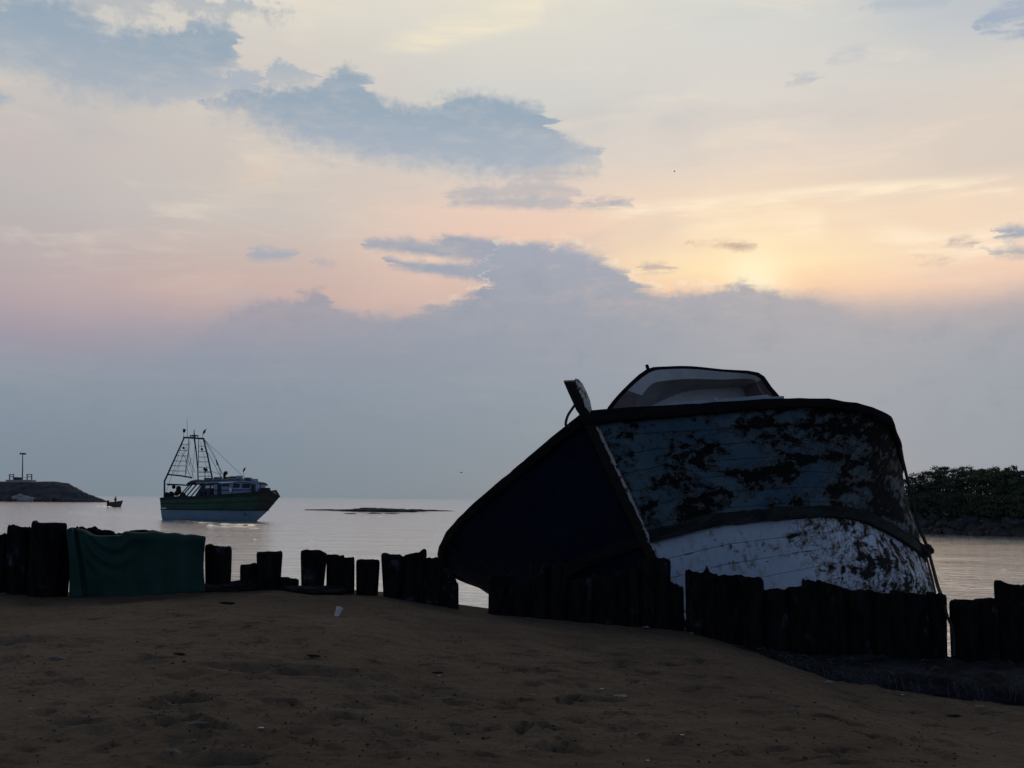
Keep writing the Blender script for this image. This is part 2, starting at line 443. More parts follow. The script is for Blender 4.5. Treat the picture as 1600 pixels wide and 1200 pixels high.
def water_fn(g, o):
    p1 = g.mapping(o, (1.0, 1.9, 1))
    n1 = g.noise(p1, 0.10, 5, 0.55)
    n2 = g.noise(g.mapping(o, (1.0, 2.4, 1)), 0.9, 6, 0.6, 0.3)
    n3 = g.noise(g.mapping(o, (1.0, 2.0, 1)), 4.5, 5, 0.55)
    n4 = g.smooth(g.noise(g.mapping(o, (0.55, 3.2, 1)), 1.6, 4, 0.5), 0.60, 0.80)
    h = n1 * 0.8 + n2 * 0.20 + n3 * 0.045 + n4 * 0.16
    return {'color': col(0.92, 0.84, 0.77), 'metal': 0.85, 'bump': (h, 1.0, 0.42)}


M = {}
M['sand'] = material('sand', sand_fn, 0.95, 0.1)
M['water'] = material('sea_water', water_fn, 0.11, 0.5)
M['trunk'] = material('charred_palm_trunk', char_fn, 0.95, 0.03)
M['rot'] = simple('rotten_heartwood', col(0.012, 0.011, 0.011), col(0.035, 0.03, 0.028), 9, 0.95, 0.8)
M['blue'] = material('flaking_blue_paint', flaking(col(0.036, 0.092, 0.152), col(0.092, 0.155, 0.185), col(0.004, 0.004, 0.006), 0.528, col(0.46, 0.50, 0.52), col(0.045, 0.036, 0.030), 1.0, (2.6, 4.3, 0.055), 0.6, 0.62), 0.6, 0.2)
M['white'] = material('flaking_white_paint', flaking(col(0.42, 0.53, 0.68), col(0.57, 0.67, 0.79), col(0.010, 0.010, 0.012), 0.625, col(0.80, 0.80, 0.78), col(0.22, 0.165, 0.11), 1.0, (1.9, 3.3, 0.100), 0.6, 0.55), 0.6, 0.3)
M['navy_shade'] = material('shaded_navy_paint', flaking(col(0.005, 0.009, 0.022), col(0.008, 0.013, 0.028), col(0.004, 0.004, 0.006), 0.68, col(0.03, 0.035, 0.05), None, -1.0, (2.3, 3.9, 0.0), 0.8), 0.9, 0.04)  # port side: shade painted into the navy, covering the white lower hull too
M['oldwood'] = simple('weathered_dark_timber', col(0.006, 0.006, 0.008), col(0.018, 0.017, 0.018), 3, 0.95, 0.8, (1, 1, 6), 0.03)
M['rail'] = simple('mouldy_green_black_timber', col(0.008, 0.011, 0.012), col(0.034, 0.040, 0.038), 2.2, 0.95, 0.8, (1, 1, 3), 0.06)
M['deck'] = simple('grey_deck_boards', col(0.10, 0.10, 0.10), col(0.2, 0.2, 0.2), 3, 0.85, 0.5, (1, 8, 1))
M['greypaint'] = simple('faded_grey_paint', col(0.20, 0.24, 0.28), col(0.30, 0.34, 0.37), 2.5, 0.7, 0.3)
M['lightpaint'] = simple('chalky_white_paint', col(0.42, 0.45, 0.50), col(0.56, 0.58, 0.60), 2.5, 0.7, 0.3)
M['plum'] = simple('bare_brown_plywood', col(0.10, 0.08, 0.085), col(0.17, 0.14, 0.14), 3, 0.8, 0.4)


def stem_fn(g, o):
    n = g.noise(g.mapping(o, (1.6, 1.6, 1.0)), 4.2, 7, 0.62)
    n2 = g.noise(o, 14, 6, 0.6)
    sep = g.node('ShaderNodeSeparateXYZ', {0: o})
    b, h = E_(g, sep.outputs[1]), E_(g, sep.outputs[2])
    keep = g.smooth(b, 0.06, 0.11) * g.smooth(h, 4.05, 4.2)          # paint survives on the sheltered face of the head
    edge = g.smooth(b, 0.072, 0.090) * (1 - g.smooth(h, 3.9, 4.05))  # and along the arris against the planking
    keep = g.math('MAXIMUM', keep, edge)
    m = g.smooth(n * 0.65 + n2 * 0.35 - keep * 0.075 + (1 - keep) * 0.10, 0.46, 0.49)
    c = g.mix(m, col(0.40, 0.39, 0.38), col(0.014, 0.012, 0.012))
    return {'color': c, 'bump': ((1 - m) * 0.6 + n2 * 0.4, 0.8, 0.03)}


M['stem'] = material('stem_timber_with_white_paint_scraps', stem_fn, 0.75, 0.25)
M['rope'] = simple('tarred_rope', col(0.012, 0.011, 0.011), col(0.04, 0.036, 0.034), 30, 0.9, 0.6)


def tarp_fn(g, o):
    n = g.noise(o, 1.5, 6, 0.6); k = g.noise(g.mapping(o, (1, 1, 1)), 120, 2, 0.5)
    c = g.mix(g.smooth(n, 0.3, 0.7), col(0.007, 0.034, 0.028), col(0.014, 0.054, 0.044))
    return {'color': c, 'bump': (n * 0.6 + k * 0.4, 0.35, 0.01)}


M['tarp'] = material('green_netting_cloth', tarp_fn, 0.8, 0.2)


def net_fn(g, o):
    n = g.noise(o, 2.2, 8, 0.65); k = g.voronoi(o, 32, 'DISTANCE_TO_EDGE')
    c = g.mix(g.smooth(n, 0.35, 0.65), col(0.014, 0.016, 0.020), col(0.058, 0.066, 0.080))
    c = g.mix(1 - g.smooth(k, 0.02, 0.10), c, col(0.012, 0.014, 0.018))
    return {'color': c, 'bump': (n * 0.6 + g.smooth(k, 0.0, 0.2) * 0.3, 1.0, 0.06)}


M['net'] = material('old_blue_grey_netting', net_fn, 0.95, 0.1)
M['thread'] = simple('frayed_pale_thread', col(0.035, 0.036, 0.042), col(0.085, 0.083, 0.082), 20, 0.9, 0.2)
M['rock'] = simple('dark_sea_rock', col(0.020, 0.021, 0.025), col(0.060, 0.062, 0.068), 1.2, 0.85, 0.9, (1, 1, 1), 0.3, 0.12)
M['palerock'] = simple('pale_wet_rock', col(0.16, 0.17, 0.18), col(0.30, 0.31, 0.32), 1.2, 0.8, 0.8, (1, 1, 1), 0.3, 0.12)
M['mound'] = simple('hazed_rubble_mound', col(0.020, 0.028, 0.040), col(0.055, 0.068, 0.088), 0.35, 0.9, 1.0, (1, 1, 1), 0.2, 0.8)  # blue tint painted in for the haze of distance
M['soil'] = simple('bank_earth', col(0.018, 0.020, 0.014), col(0.05, 0.05, 0.035), 0.8, 0.95, 0.8)


def leaf_mat(name, a, b):
    def fn(g, o):
        n = g.noise(o, 0.55, 4, 0.6); k = g.noise(o, 5.0, 3, 0.6)
        return {'color': g.mix(g.smooth(n * 0.6 + k * 0.4, 0.36, 0.64), a, b)}
    return material(name, fn, 0.8, 0.15)


M['leaf'] = leaf_mat('thorn_scrub_leaves', col(0.050, 0.078, 0.042), col(0.100, 0.135, 0.072))
M['leaf2'] = leaf_mat('dull_scrub_leaves', col(0.040, 0.062, 0.042), col(0.075, 0.105, 0.066))
M['bark'] = simple('scrub_bark', col(0.012, 0.011, 0.010), col(0.03, 0.028, 0.025), 6, 0.9, 0.6, (1, 1, 0.3))
# working boat
M['t_green'] = simple('green_hull_paint', col(0.010, 0.040, 0.024), col(0.018, 0.062, 0.034), 0.9, 0.6, 0.3)
M['t_blue'] = simple('blue_hull_paint', col(0.085, 0.15, 0.21), col(0.12, 0.19, 0.25), 0.9, 0.6, 0.2)
M['t_dark'] = simple('black_sheer_timber', col(0.008, 0.012, 0.014), col(0.025, 0.028, 0.03), 2, 0.8, 0.4)
M['t_brown'] = simple('rusty_bow_planks', col(0.022, 0.020, 0.017), col(0.046, 0.038, 0.027), 1.5, 0.8, 0.4)
M['t_steel'] = simple('dark_blue_steel', col(0.010, 0.018, 0.034), col(0.022, 0.034, 0.058), 2, 0.6, 0.2)
M['t_wall'] = simple('pale_blue_cabin_paint', col(0.13, 0.19, 0.30), col(0.20, 0.27, 0.38), 1.6, 0.7, 0.2)
M['t_roof'] = simple('dark_canopy_roof', col(0.014, 0.022, 0.040), col(0.05, 0.065, 0.095), 2, 0.7, 0.4)
M['t_white'] = simple('white_boards', col(0.48, 0.52, 0.56), col(0.62, 0.64, 0.66), 2, 0.7, 0.2)
M['t_wire'] = simple('rigging_wire', col(0.015, 0.02, 0.03), col(0.03, 0.04, 0.05), 5, 0.6, 0.1)
M['glass'] = material('dark_window_glass', lambda g, o: {'color': g.mix(g.noise(o, 1.5), col(0.004, 0.006, 0.016), col(0.01, 0.014, 0.03))}, 0.35, 0.2)
M['orange'] = simple('faded_orange_cloth', col(0.16, 0.05, 0.02), col(0.24, 0.085, 0.035), 5, 0.9, 0.3)
M['flag'] = simple('dark_flag_cloth', col(0.014, 0.014, 0.022), col(0.035, 0.032, 0.04), 5, 0.9, 0.2)
M['rubber'] = simple('black_rubber', col(0.006, 0.006, 0.007), col(0.016, 0.016, 0.017), 6, 0.8, 0.3)
M['skin'] = simple('brown_skin', col(0.06, 0.035, 0.024), col(0.08, 0.046, 0.03), 6, 0.6, 0.1)
M['shirt'] = simple('dull_red_brown_shirt', col(0.06, 0.035, 0.032), col(0.09, 0.052, 0.046), 6, 0.9, 0.2)
M['hair'] = simple('black_hair', col(0.004, 0.004, 0.004), col(0.01, 0.009, 0.009), 20, 0.6, 0.2)
M['skiff'] = simple('weathered_brown_boat_paint', col(0.045, 0.034, 0.032), col(0.085, 0.062, 0.056), 3, 0.8, 0.3)
M['concrete'] = simple('pale_concrete', col(0.20, 0.18, 0.19), col(0.30, 0.27, 0.28), 2, 0.9, 0.3)
M['pole'] = simple('grey_galvanised_pole', col(0.03, 0.035, 0.045), col(0.06, 0.065, 0.075), 2, 0.6, 0.2)
M['litter_white'] = simple('dirty_white_plastic', col(0.42, 0.42, 0.42), col(0.60, 0.59, 0.57), 12, 0.6, 0.2)
M['litter_grey'] = simple('grey_shell', col(0.14, 0.13, 0.12), col(0.26, 0.24, 0.22), 18, 0.8, 0.3)
M['litter_dark'] = simple('wet_driftwood', col(0.008, 0.007, 0.007), col(0.025, 0.02, 0.018), 18, 0.9, 0.5, (1, 4, 4))
M['litter_red'] = simple('dull_red_wrapper', col(0.10, 0.012, 0.012), col(0.16, 0.025, 0.02), 12, 0.6, 0.3)
M['bird'] = simple('dark_feathers', col(0.010, 0.010, 0.012), col(0.025, 0.024, 0.026), 10, 0.8, 0.2)


# ------------------------------------------------------------------ mesh helpers
ORIG = {}        # where the vertices of a thing's parts are measured from


class MB:
    def __init__(s):
        s.v = []; s.f = []; s.mi = []

    def add(s, vs, fs, mi=0):
        o = len(s.v)
        s.v += [tuple(p) for p in vs]
        s.f += [tuple(i + o for i in f) for f in fs]
        s.mi += [mi] * len(fs)
        return s

    def box(s, c, size, rot=None, mi=0, top=1.0):
        m = rot.to_matrix() if rot is not None and hasattr(rot, 'to_matrix') else (rot or Matrix.Identity(3))
        vs = []
        for z in (-.5, .5):
            k = top if z > 0 else 1.0
            for x, y in ((-.5, -.5), (.5, -.5), (.5, .5), (-.5, .5)):
                vs.append(Vector(c) + m @ Vector((x * size[0] * k, y * size[1] * k, z * size[2])))
        return s.add(vs, [(0, 3, 2, 1), (4, 5, 6, 7), (0, 1, 5, 4), (1, 2, 6, 5), (2, 3, 7, 6), (3, 0, 4, 7)], mi)

    def beam(s, a, b, w, h=None, mi=0):
        a = Vector(a); b = Vector(b); d = b - a
        q = d.to_track_quat('Z', 'Y')
        return s.box((a + b) / 2, (w, h or w, d.length), q.to_matrix(), mi)

    def tube(s, pts, r, seg=7, mi=0, cap=True):
        pts = [Vector(p) for p in pts]
        rs = r if isinstance(r, (list, tuple)) else [r] * len(pts)
        o = len(s.v); prev = None
        for i, p in enumerate(pts):
            t = (pts[min(i + 1, len(pts) - 1)] - pts[max(i - 1, 0)]).normalized()
            if prev is None:
                n = t.orthogonal().normalized()
            else:
                n = (prev - t * prev.dot(t)).normalized()
            prev = n; bn = t.cross(n)
            for k in range(seg):
                a = 2 * math.pi * k / seg
                s.v.append(tuple(p + (n * math.cos(a) + bn * math.sin(a)) * rs[i]))
        for i in range(len(pts) - 1):
            for k in range(seg):
                a = o + i * seg + k; b = o + i * seg + (k + 1) % seg
                s.f.append((a, b, b + seg, a + seg)); s.mi.append(mi)
        if cap:
            s.f.append(tuple(o + k for k in range(seg))[::-1]); s.mi.append(mi)
            e = o + (len(pts) - 1) * seg
            s.f.append(tuple(e + k for k in range(seg))); s.mi.append(mi)
        return s

    def grid(s, rows, mi=0, closed=False):
        o = len(s.v); n = len(rows[0])
        for r in rows: s.v += [tuple(p) for p in r]
        for i in range(len(rows) - 1):
            for j in range(n if closed else n - 1):
                k = (j + 1) % n
                s.f.append((o + i * n + j, o + i * n + k, o + (i + 1) * n + k, o + (i + 1) * n + j)); s.mi.append(mi)
        return s

    def build(s, name, mats, parent=None, loc=None, smooth=True, recalc=True, angle=40):
        if loc is None:
            if parent is not None:
                loc = ORIG[parent.name]
            else:
                a = np.array(s.v); loc = Vector(((a[:, 0].min() + a[:, 0].max()) / 2, (a[:, 1].min() + a[:, 1].max()) / 2, a[:, 2].min()))
        loc = Vector(loc)
        me = bpy.data.meshes.new(name)
        me.from_pydata([(v[0] - loc.x, v[1] - loc.y, v[2] - loc.z) for v in s.v], [], s.f)
        if not isinstance(mats, (list, tuple)): mats = [mats]
        for m in mats: me.materials.append(m)
        if any(s.mi): me.polygons.foreach_set('material_index', s.mi)
        if recalc:
            bm = bmesh.new(); bm.from_mesh(me); bmesh.ops.recalc_face_normals(bm, faces=bm.faces); bm.to_mesh(me); bm.free()
        if smooth:
            me.polygons.foreach_set('use_smooth', [True] * len(me.polygons))
            me.set_sharp_from_angle(angle=R(angle))
        o = bpy.data.objects.new(name, me); COL.objects.link(o)
        ORIG[o.name] = loc
        if parent is not None:
            o.parent = parent
        else:
            o.location = loc
        return o


def tag(o, label=None, cat=None, group=None, kind=None):
    if label: o['label'] = label
    if cat: o['category'] = cat
    if group: o['group'] = group
    if kind: o['kind'] = kind
    return o


def empty(name, loc, label=None, cat=None, group=None):
    o = bpy.data.objects.new(name, None); COL.objects.link(o)
    o.location = loc; o.empty_display_size = 0.3
    ORIG[o.name] = Vector(loc)
    return tag(o, label, cat, group)


def fbm(p, o=4):
    return mnoise.fractal(Vector(p), 0.8, 2.1, o)


def catmull(P, k):
    """resample a list of points (or rows) k times finer"""
    P = np.array(P, float)
    X = np.concatenate([[2 * P[0] - P[1]], P, [2 * P[-1] - P[-2]]])
    out = []
    for i in range(len(P) - 1):
        p0, p1, p2, p3 = X[i:i + 4]
        for t in np.linspace(0, 1, k, endpoint=False):
            out.append(.5 * (2 * p1 + (p2 - p0) * t + (2 * p0 - 5 * p1 + 4 * p2 - p3) * t * t + (3 * p1 - p0 - 3 * p2 + p3) * t ** 3))
    out.append(P[-1])
    return np.array(out)


# ------------------------------------------------------------------ beach
FOOT = [(-400, 925, 14.3), (-60, 925, 14.3), (0, 926, 14.3), (100, 932, 14.3), (200, 929, 14.3), (320, 923, 14.3), (450, 921, 14.3), (600, 931, 14.3), (715, 951, 14.3), (760, 957, 14.3),
        (900, 969, 14.3), (1070, 986, 14.2), (1200, 1027, 13.2), (1300, 1064, 12.4), (1450, 1088, 11.9), (1600, 1100, 11.6)]
FX = np.array([at(*p).x for p in FOOT]); FZ = np.array([at(*p).z for p in FOOT])


def pal_y(x):
    return 14.3 - 0.7 * np.clip((np.asarray(x, float) - 2.0) / 4.0, 0, 1)


def sm(a, lo, hi):
    t = np.clip((a - lo) / (hi - lo), 0, 1); return t * t * (3 - 2 * t)


def sand_base(x, y):
    x = np.asarray(x, float); y = np.asarray(y, float)
    z = np.interp(x, FX, FZ) * sm(y, 3.0, 11.5)
    over = np.maximum(0, y - pal_y(x) - 0.45)
    z = z - over * 0.5 * sm(over, 0, 1.0)
    return np.maximum(z, -4.0)


def axis(fine0, fine1, step, lo, hi):
    mid = list(np.arange(fine0, fine1 + 1e-6, step))
    left = []; d = step * 1.5; p = fine0
    while p > lo: p -= d; left.append(p); d *= 1.28
    right = []; d = step * 1.5; p = mid[-1]
    while p < hi: p += d; right.append(p); d *= 1.28
    return np.array(left[::-1] + mid + right)


def build_sand():
    xs = axis(-8.5, 8.5, 0.045, -260, 120); ys = axis(4.8, 14.9, 0.04, -120, 60)
    X, Y = np.meshgrid(xs, ys)
    Z = sand_base(X, Y)
    N = np.zeros_like(Z)
    for i in range(len(ys)):
        if not 3.5 < ys[i] < 17: continue
        for j in range(len(xs)):
            if -10 < xs[j] < 11:
                p = (xs[j], ys[i], 0)
                N[i, j] = 0.05 * mnoise.noise(Vector((xs[j] * .45, ys[i] * .7, 1))) + 0.018 * mnoise.noise(Vector((xs[j] * 1.7, ys[i] * 2.2, 5))) + 0.010 * mnoise.fractal(Vector((xs[j] * 5, ys[i] * 6, 2)), 0.8, 2.0, 3)
    Z += N * sm(14.6 - Y, 0, 1.2)

    def dent(px, py, w, l, depth, ang=0.0):
        # ray meets the beach: march
        d = ray(px, py); t0 = None
        for t in np.linspace(4 / d.y, 16 / d.y, 700):
            p = CAMP + d * t
            if p.z < sand_base(p.x, p.y): t0 = p; break
        if t0 is None: return
        cx, cy = t0.x, t0.y
        ca, sa = math.cos(ang), math.sin(ang)
        J = np.where(np.abs(xs - cx) < 1.2)[0]; I = np.where(np.abs(ys - cy) < 1.2)[0]
        if not len(I) or not len(J): return
        a, b = I[0], I[-1] + 1; c, e = J[0], J[-1] + 1
        dx = X[a:b, c:e] - cx; dy = Y[a:b, c:e] - cy
        uu = (dx * ca + dy * sa) / l; vv = (-dx * sa + dy * ca) / w
        r2 = uu * uu + vv * vv
        Z[a:b, c:e] += depth * (-np.exp(-(r2 ** 2.2)) + 0.35 * np.exp(-((np.sqrt(r2) - 1.5) / .4) ** 2))
    rnd = random.Random(3)
    seen = [(245, 1030), (330, 1140), (270, 1130), (120, 1128), (455, 1048), (300, 1098), (270, 1094), (600, 1094), (430, 1098), (910, 1014), (968, 1026), (975, 1038), (1040, 1013), (1050, 1042), (855, 1056), (875, 1040), (920, 1040),
            (905, 1124), (895, 1092), (1010, 1058), (1090, 1035), (1180, 1095), (1100, 1080), (860, 1140), (940, 1090), (990, 1130), (1300, 1128), (1330, 1085), (1540, 1115), (1470, 1147), (1370, 1085), (690, 1028), (535, 1127), (1350, 1070)]
    for px, py in seen:
        dent(px + rnd.uniform(-4, 4), py, rnd.uniform(.06, .09), rnd.uniform(.10, .16), rnd.uniform(.05, .08), rnd.uniform(-.5, .5))
    dent(455, 1048, .16, .55, .06, 0.05); dent(20, 1003, .2, .3, .06); dent(330, 1190, .12, .3, .06)
    for _ in range(420):
        py = rnd.uniform(960, 1196); px = rnd.uniform(-30, 1630)
        k = 0.6 if px < 700 else 1.0
        dent(px, py, rnd.uniform(.035, .075), rnd.uniform(.05, .14), rnd.uniform(.012, .05) * k, rnd.uniform(-.9, .9))
    mb = MB()
    n = len(xs)
    mb.v = np.stack([X, Y, Z], -1).reshape(-1, 3).tolist()
    ii = np.arange((len(ys) - 1) * (n - 1)); r = ii // (n - 1); c = ii % (n - 1); a = r * n + c
    mb.f = np.stack([a, a + 1, a + n + 1, a + n], -1).tolist(); mb.mi = [0] * len(mb.f)
    o = mb.build('sand', M['sand'], loc=(0, 0, 0), recalc=False, angle=180)
    tag(o, 'brown footprint-pocked sand sloping down to the right', None, None, 'structure')
    return X, Y, Z, xs, ys


_SX, _SY, _SZ, _sxs, _sys = build_sand()


def sand_z(x, y):
    j = int(np.clip(np.searchsorted(_sxs, x), 1, len(_sxs) - 1)); i = int(np.clip(np.searchsorted(_sys, y), 1, len(_sys) - 1))
    return float(max(_SZ[i, j], _SZ[i - 1, j - 1]))


def on_sand(px, py):
    d = ray(px, py)
    for t in np.linspace(4 / d.y, 16.5 / d.y, 2500):
        p = CAMP + d * t
        if p.z < sand_z(p.x, p.y): return p
    return CAMP + d * (14 / d.y)


# ------------------------------------------------------------------ sea
def build_water():
    xs = axis(-60, -14, 0.28, -5500, 5500); ys = axis(92, 142, 0.16, 5, 10000)
    X, Y = np.meshgrid(xs, ys); Z = np.full_like(X, WATER_Z)

    def ridge(pts, w, amp):
        P = [onz(px, py, WATER_Z) for px, py in pts]
        P = catmull([(p.x, p.y) for p in P], 12)
        for i, (cx, cy) in enumerate(P):
            k = math.sin(math.pi * (i + .5) / len(P)) ** .5 * (0.6 + 0.6 * abs(mnoise.noise(Vector((cx * .7, cy * .2, 0)))))
            J = np.where(np.abs(xs - cx) < 5 * w)[0]; I = np.where(np.abs(ys - cy) < 5 * w)[0]
            if not len(I) or not len(J): continue
            a, b, c, e = I[0], I[-1] + 1, J[0], J[-1] + 1
            dx = (X[a:b, c:e] - cx) / (w * 2.0); dy = (Y[a:b, c:e] - cy) / w
            bump_ = amp * k * np.exp(-dx * dx - dy * dy)
            Z[a:b, c:e] = np.maximum(Z[a:b, c:e], WATER_Z + bump_)
    ridge([(100, 800), (150, 802), (200, 805), (245, 807)], .42, .20)
    ridge([(120, 796), (180, 799), (235, 803)], .4, .16)
    ridge([(255, 811), (300, 815), (350, 819), (400, 820), (428, 817)], .40, .16)
    ridge([(300, 819), (360, 823), (420, 823)], .35, .12)
    ridge([(430, 806), (460, 805), (490, 806)], .4, .18)
    mb = MB(); n = len(xs)
    mb.v = np.stack([X, Y, Z], -1).reshape(-1, 3).tolist()
    ii = np.arange((len(ys) - 1) * (n - 1)); r = ii // (n - 1); c = ii % (n - 1); a = r * n + c
    mb.f = np.stack([a, a + 1, a + n + 1, a + n], -1).tolist(); mb.mi = [0] * len(mb.f)
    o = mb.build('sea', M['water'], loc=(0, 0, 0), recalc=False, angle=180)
    tag(o, 'calm grey-pink sea at dusk', None, None, 'structure')


build_water()


def build_wake():
    rnd = random.Random(2); mb = MB()

    def strip(pts, h, gap=.35):
        P = [onz(px, py, WATER_Z) for px, py in pts]; P = [Vector(p) for p in catmull([tuple(p) for p in P], 14)]
        rows = []
        for i, p in enumerate(P):
            e = math.sin(math.pi * (i + .5) / len(P)) ** .5
            n = mnoise.noise(Vector((p.x * .55, p.y * .4, h * 9)))
            hh = max(0.0, h * e * (n + gap) * 1.3); w = .12 + hh * .55
            o = Vector((0, .5 * mnoise.noise(Vector((p.x * .3, 3, h))), 0))
            rows.append([p + o + Vector((0, -w, -.03)), p + o + Vector((0, 0, hh - .02)), p + o + Vector((0, w * 3, -.03))])
        mb.grid(rows)
    strip([(95, 799), (140, 801.5), (190, 804), (246, 808)], .16); strip([(120, 803), (180, 805), (240, 809.5)], .10, .2)
    strip([(252, 812), (290, 815.5), (330, 818.5), (380, 821), (408, 819.5), (430, 816.5)], .13, .5)
    strip([(300, 820), (350, 823), (410, 822.5)], .18); strip([(398, 816), (412, 817.5), (432, 815.5)], .13, .5); strip([(380, 825), (410, 826)], .14)
    strip([(142, 791.2), (160, 791.8), (182, 792.4)], .35, .6)
    strip([(436, 806), (470, 805), (500, 806.5)], .12, .2); strip([(520, 806), (560, 807.5), (620, 806)], .14, .1); strip([(470, 796), (520, 797.5), (560, 800)], .2, .2); strip([(640, 799), (680, 798), (712, 797.5)], .2, .3)
    for _ in range(60):
        px = rnd.choice((rnd.uniform(330, 720), rnd.uniform(1450, 1620), rnd.uniform(0, 250))); py = rnd.uniform(845, 960) if px > 1400 else rnd.uniform(812, 905)
        l = rnd.uniform(5, 22); s = (py - 776) / 120
        strip([(px, py), (px + l * .5, py + rnd.uniform(-.6, .6)), (px + l, py + rnd.uniform(-.8, .8))], .035 + .01 * rnd.random(), .55)
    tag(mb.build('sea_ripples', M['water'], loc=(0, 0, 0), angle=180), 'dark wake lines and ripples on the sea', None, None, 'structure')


build_wake()


# ------------------------------------------------------------------ the wrecked boat
Y0 = 0.4640012829451525; HEEL = 0.3181674556105692; PITCH = 0.09699839597014027
W_O = Vector((2.2438339493751926, 15.375023626646165, -0.9437039214372891))
_aft = Vector((math.sin(Y0) * math.cos(PITCH), math.cos(Y0) * math.cos(PITCH), -math.sin(PITCH)))
_lat = Vector((math.cos(Y0), -math.sin(Y0), 0))
_upv = _lat.cross(_aft)
if _upv.z < 0: _upv = -_upv
_lat2 = _lat * math.cos(HEEL) + _upv * math.sin(HEEL); _up2 = _upv * math.cos(HEEL) - _lat * math.sin(HEEL)
WM = Matrix((_aft, _lat2, _up2)).transposed().to_4x4(); WM.translation = W_O
WMI = WM.inverted()


def wl(px, py, Y):
    return WMI @ at(px, py, Y)


def sweep(pts, prof, upv=(0, 0, 1), jit=0.0, flip=1.0, size=(1.0, 1.0)):
    """carry a closed profile of (outward, up) along a curve in the hull's own axes"""
    pts = [Vector(p) for p in pts]; rows = []
    for i, p in enumerate(pts):
        t = (pts[min(i + 1, len(pts) - 1)] - pts[max(i - 1, 0)]).normalized()
        out = t.cross(Vector(upv)).normalized() * flip
        w = out.cross(t).normalized()
        if w.z < 0: w = -w
        r = []; sc_ = size[0] + (size[1] - size[0]) * min(1, i / 24) + .05 * mnoise.noise(Vector((i * .35, 4, 0)))
        for k, (a, b) in enumerate(prof):
            a *= min(1, sc_); b *= sc_ if b < 0 else 1
            j = jit * mnoise.noise(Vector((i * .55, k * 3.7, 1.3)))
            j2 = jit * mnoise.noise(Vector((i * .5, k * 2.1, 7.9)))
            r.append(p + out * (a + j) + w * (b + j2))
        rows.append(r)
    mb = MB(); mb.grid(rows, closed=True)
    n = len(prof); e = len(rows) - 1
    mb.f.append(tuple(range(n))); mb.mi.append(0)
    mb.f.append(tuple(e * n + k for k in range(n))); mb.mi.append(0)
    return mb


HULL_CURVES = {  # (aft, sideways, up) control curves of the wreck in metres
    'gunwale': [(0.0, 0.0, 4.208), (0.134, 0.59, 4.067), (0.269, 1.145, 3.929), (0.403, 1.652, 3.804), (0.537, 2.099, 3.702), (0.806, 2.881, 3.523), (1.075, 3.473, 3.36), (1.344, 3.876, 3.205), (1.612, 4.136, 3.069), (2.015, 4.331, 2.914), (2.418, 4.318, 2.806), (2.956, 4.294, 2.685), (3.493, 4.241, 2.565), (4.031, 4.161, 2.466), (4.702, 3.992, 2.346), (5.374, 3.752, 2.233), (6.046, 3.447, 2.14), (6.718, 3.076, 2.072), (7.39, 2.631, 2.017), (8.061, 2.126, 1.974)],
    'rail': [(1.222, 0.0, 2.18), (1.336, 1.191, 2.117), (1.45, 1.62, 2.055), (1.564, 1.919, 2.006), (1.678, 2.151, 1.97), (1.906, 2.487, 1.921), (2.134, 2.74, 1.877), (2.362, 2.942, 1.838), (2.59, 3.102, 1.799), (2.932, 3.297, 1.711), (3.274, 3.44, 1.61), (3.73, 3.598, 1.456), (4.186, 3.745, 1.281), (4.642, 3.868, 1.105), (5.212, 3.924, 0.966), (5.782, 3.733, 0.9), (6.352, 3.375, 0.867), (6.922, 2.968, 0.845), (7.491, 2.618, 0.838), (8.061, 2.434, 0.839)],
    'bilge_right': [(2.345, 0.006, 0.31), (2.44, 0.437, 0.306), (2.535, 0.757, 0.302), (2.631, 1.043, 0.299), (2.726, 1.311, 0.298), (2.916, 1.795, 0.297), (3.107, 2.21, 0.288), (3.298, 2.565, 0.27), (3.488, 2.866, 0.246), (3.774, 3.209, 0.201), (4.06, 3.427, 0.147), (4.441, 3.52, 0.068), (4.822, 3.552, -0.0), (5.203, 3.558, -0.035), (5.679, 3.44, -0.016), (6.156, 3.152, 0.062), (6.632, 2.776, 0.158), (7.109, 2.402, 0.234), (7.585, 2.11, 0.274), (8.061, 1.961, 0.286)],
    'bilge_left': [(2.316, 0.0, 0.365), (2.412, 0.422, 0.351), (2.508, 0.733, 0.337), (2.604, 1.013, 0.325), (2.699, 1.277, 0.318), (2.891, 1.755, 0.309), (3.082, 2.163, 0.304), (3.274, 2.509, 0.302), (3.465, 2.798, 0.303), (3.753, 3.119, 0.305), (4.04, 3.312, 0.308), (4.423, 3.364, 0.318), (4.806, 3.36, 0.333), (5.189, 3.354, 0.35), (5.668, 3.256, 0.365), (6.146, 3.013, 0.373), (6.625, 2.692, 0.381), (7.104, 2.359, 0.392), (7.583, 2.085, 0.409), (8.061, 1.937, 0.426)],
    'keel': [(2.536, 0.0, 0.0), (2.628, 0.0, 0.0), (2.72, 0.0, 0.0), (2.813, 0.0, 0.0), (2.905, 0.0, 0.0), (3.089, 0.0, 0.0), (3.273, 0.0, 0.0), (3.457, 0.0, 0.0), (3.641, 0.0, 0.0), (3.918, 0.0, 0.001), (4.194, 0.0, 0.001), (4.562, 0.0, 0.002), (4.931, 0.0, 0.004), (5.299, 0.0, 0.006), (5.759, 0.0, 0.01), (6.22, 0.0, 0.015), (6.68, 0.0, 0.021), (7.141, 0.0, 0.028), (7.601, 0.0, 0.038), (8.061, 0.0, 0.049)],
}


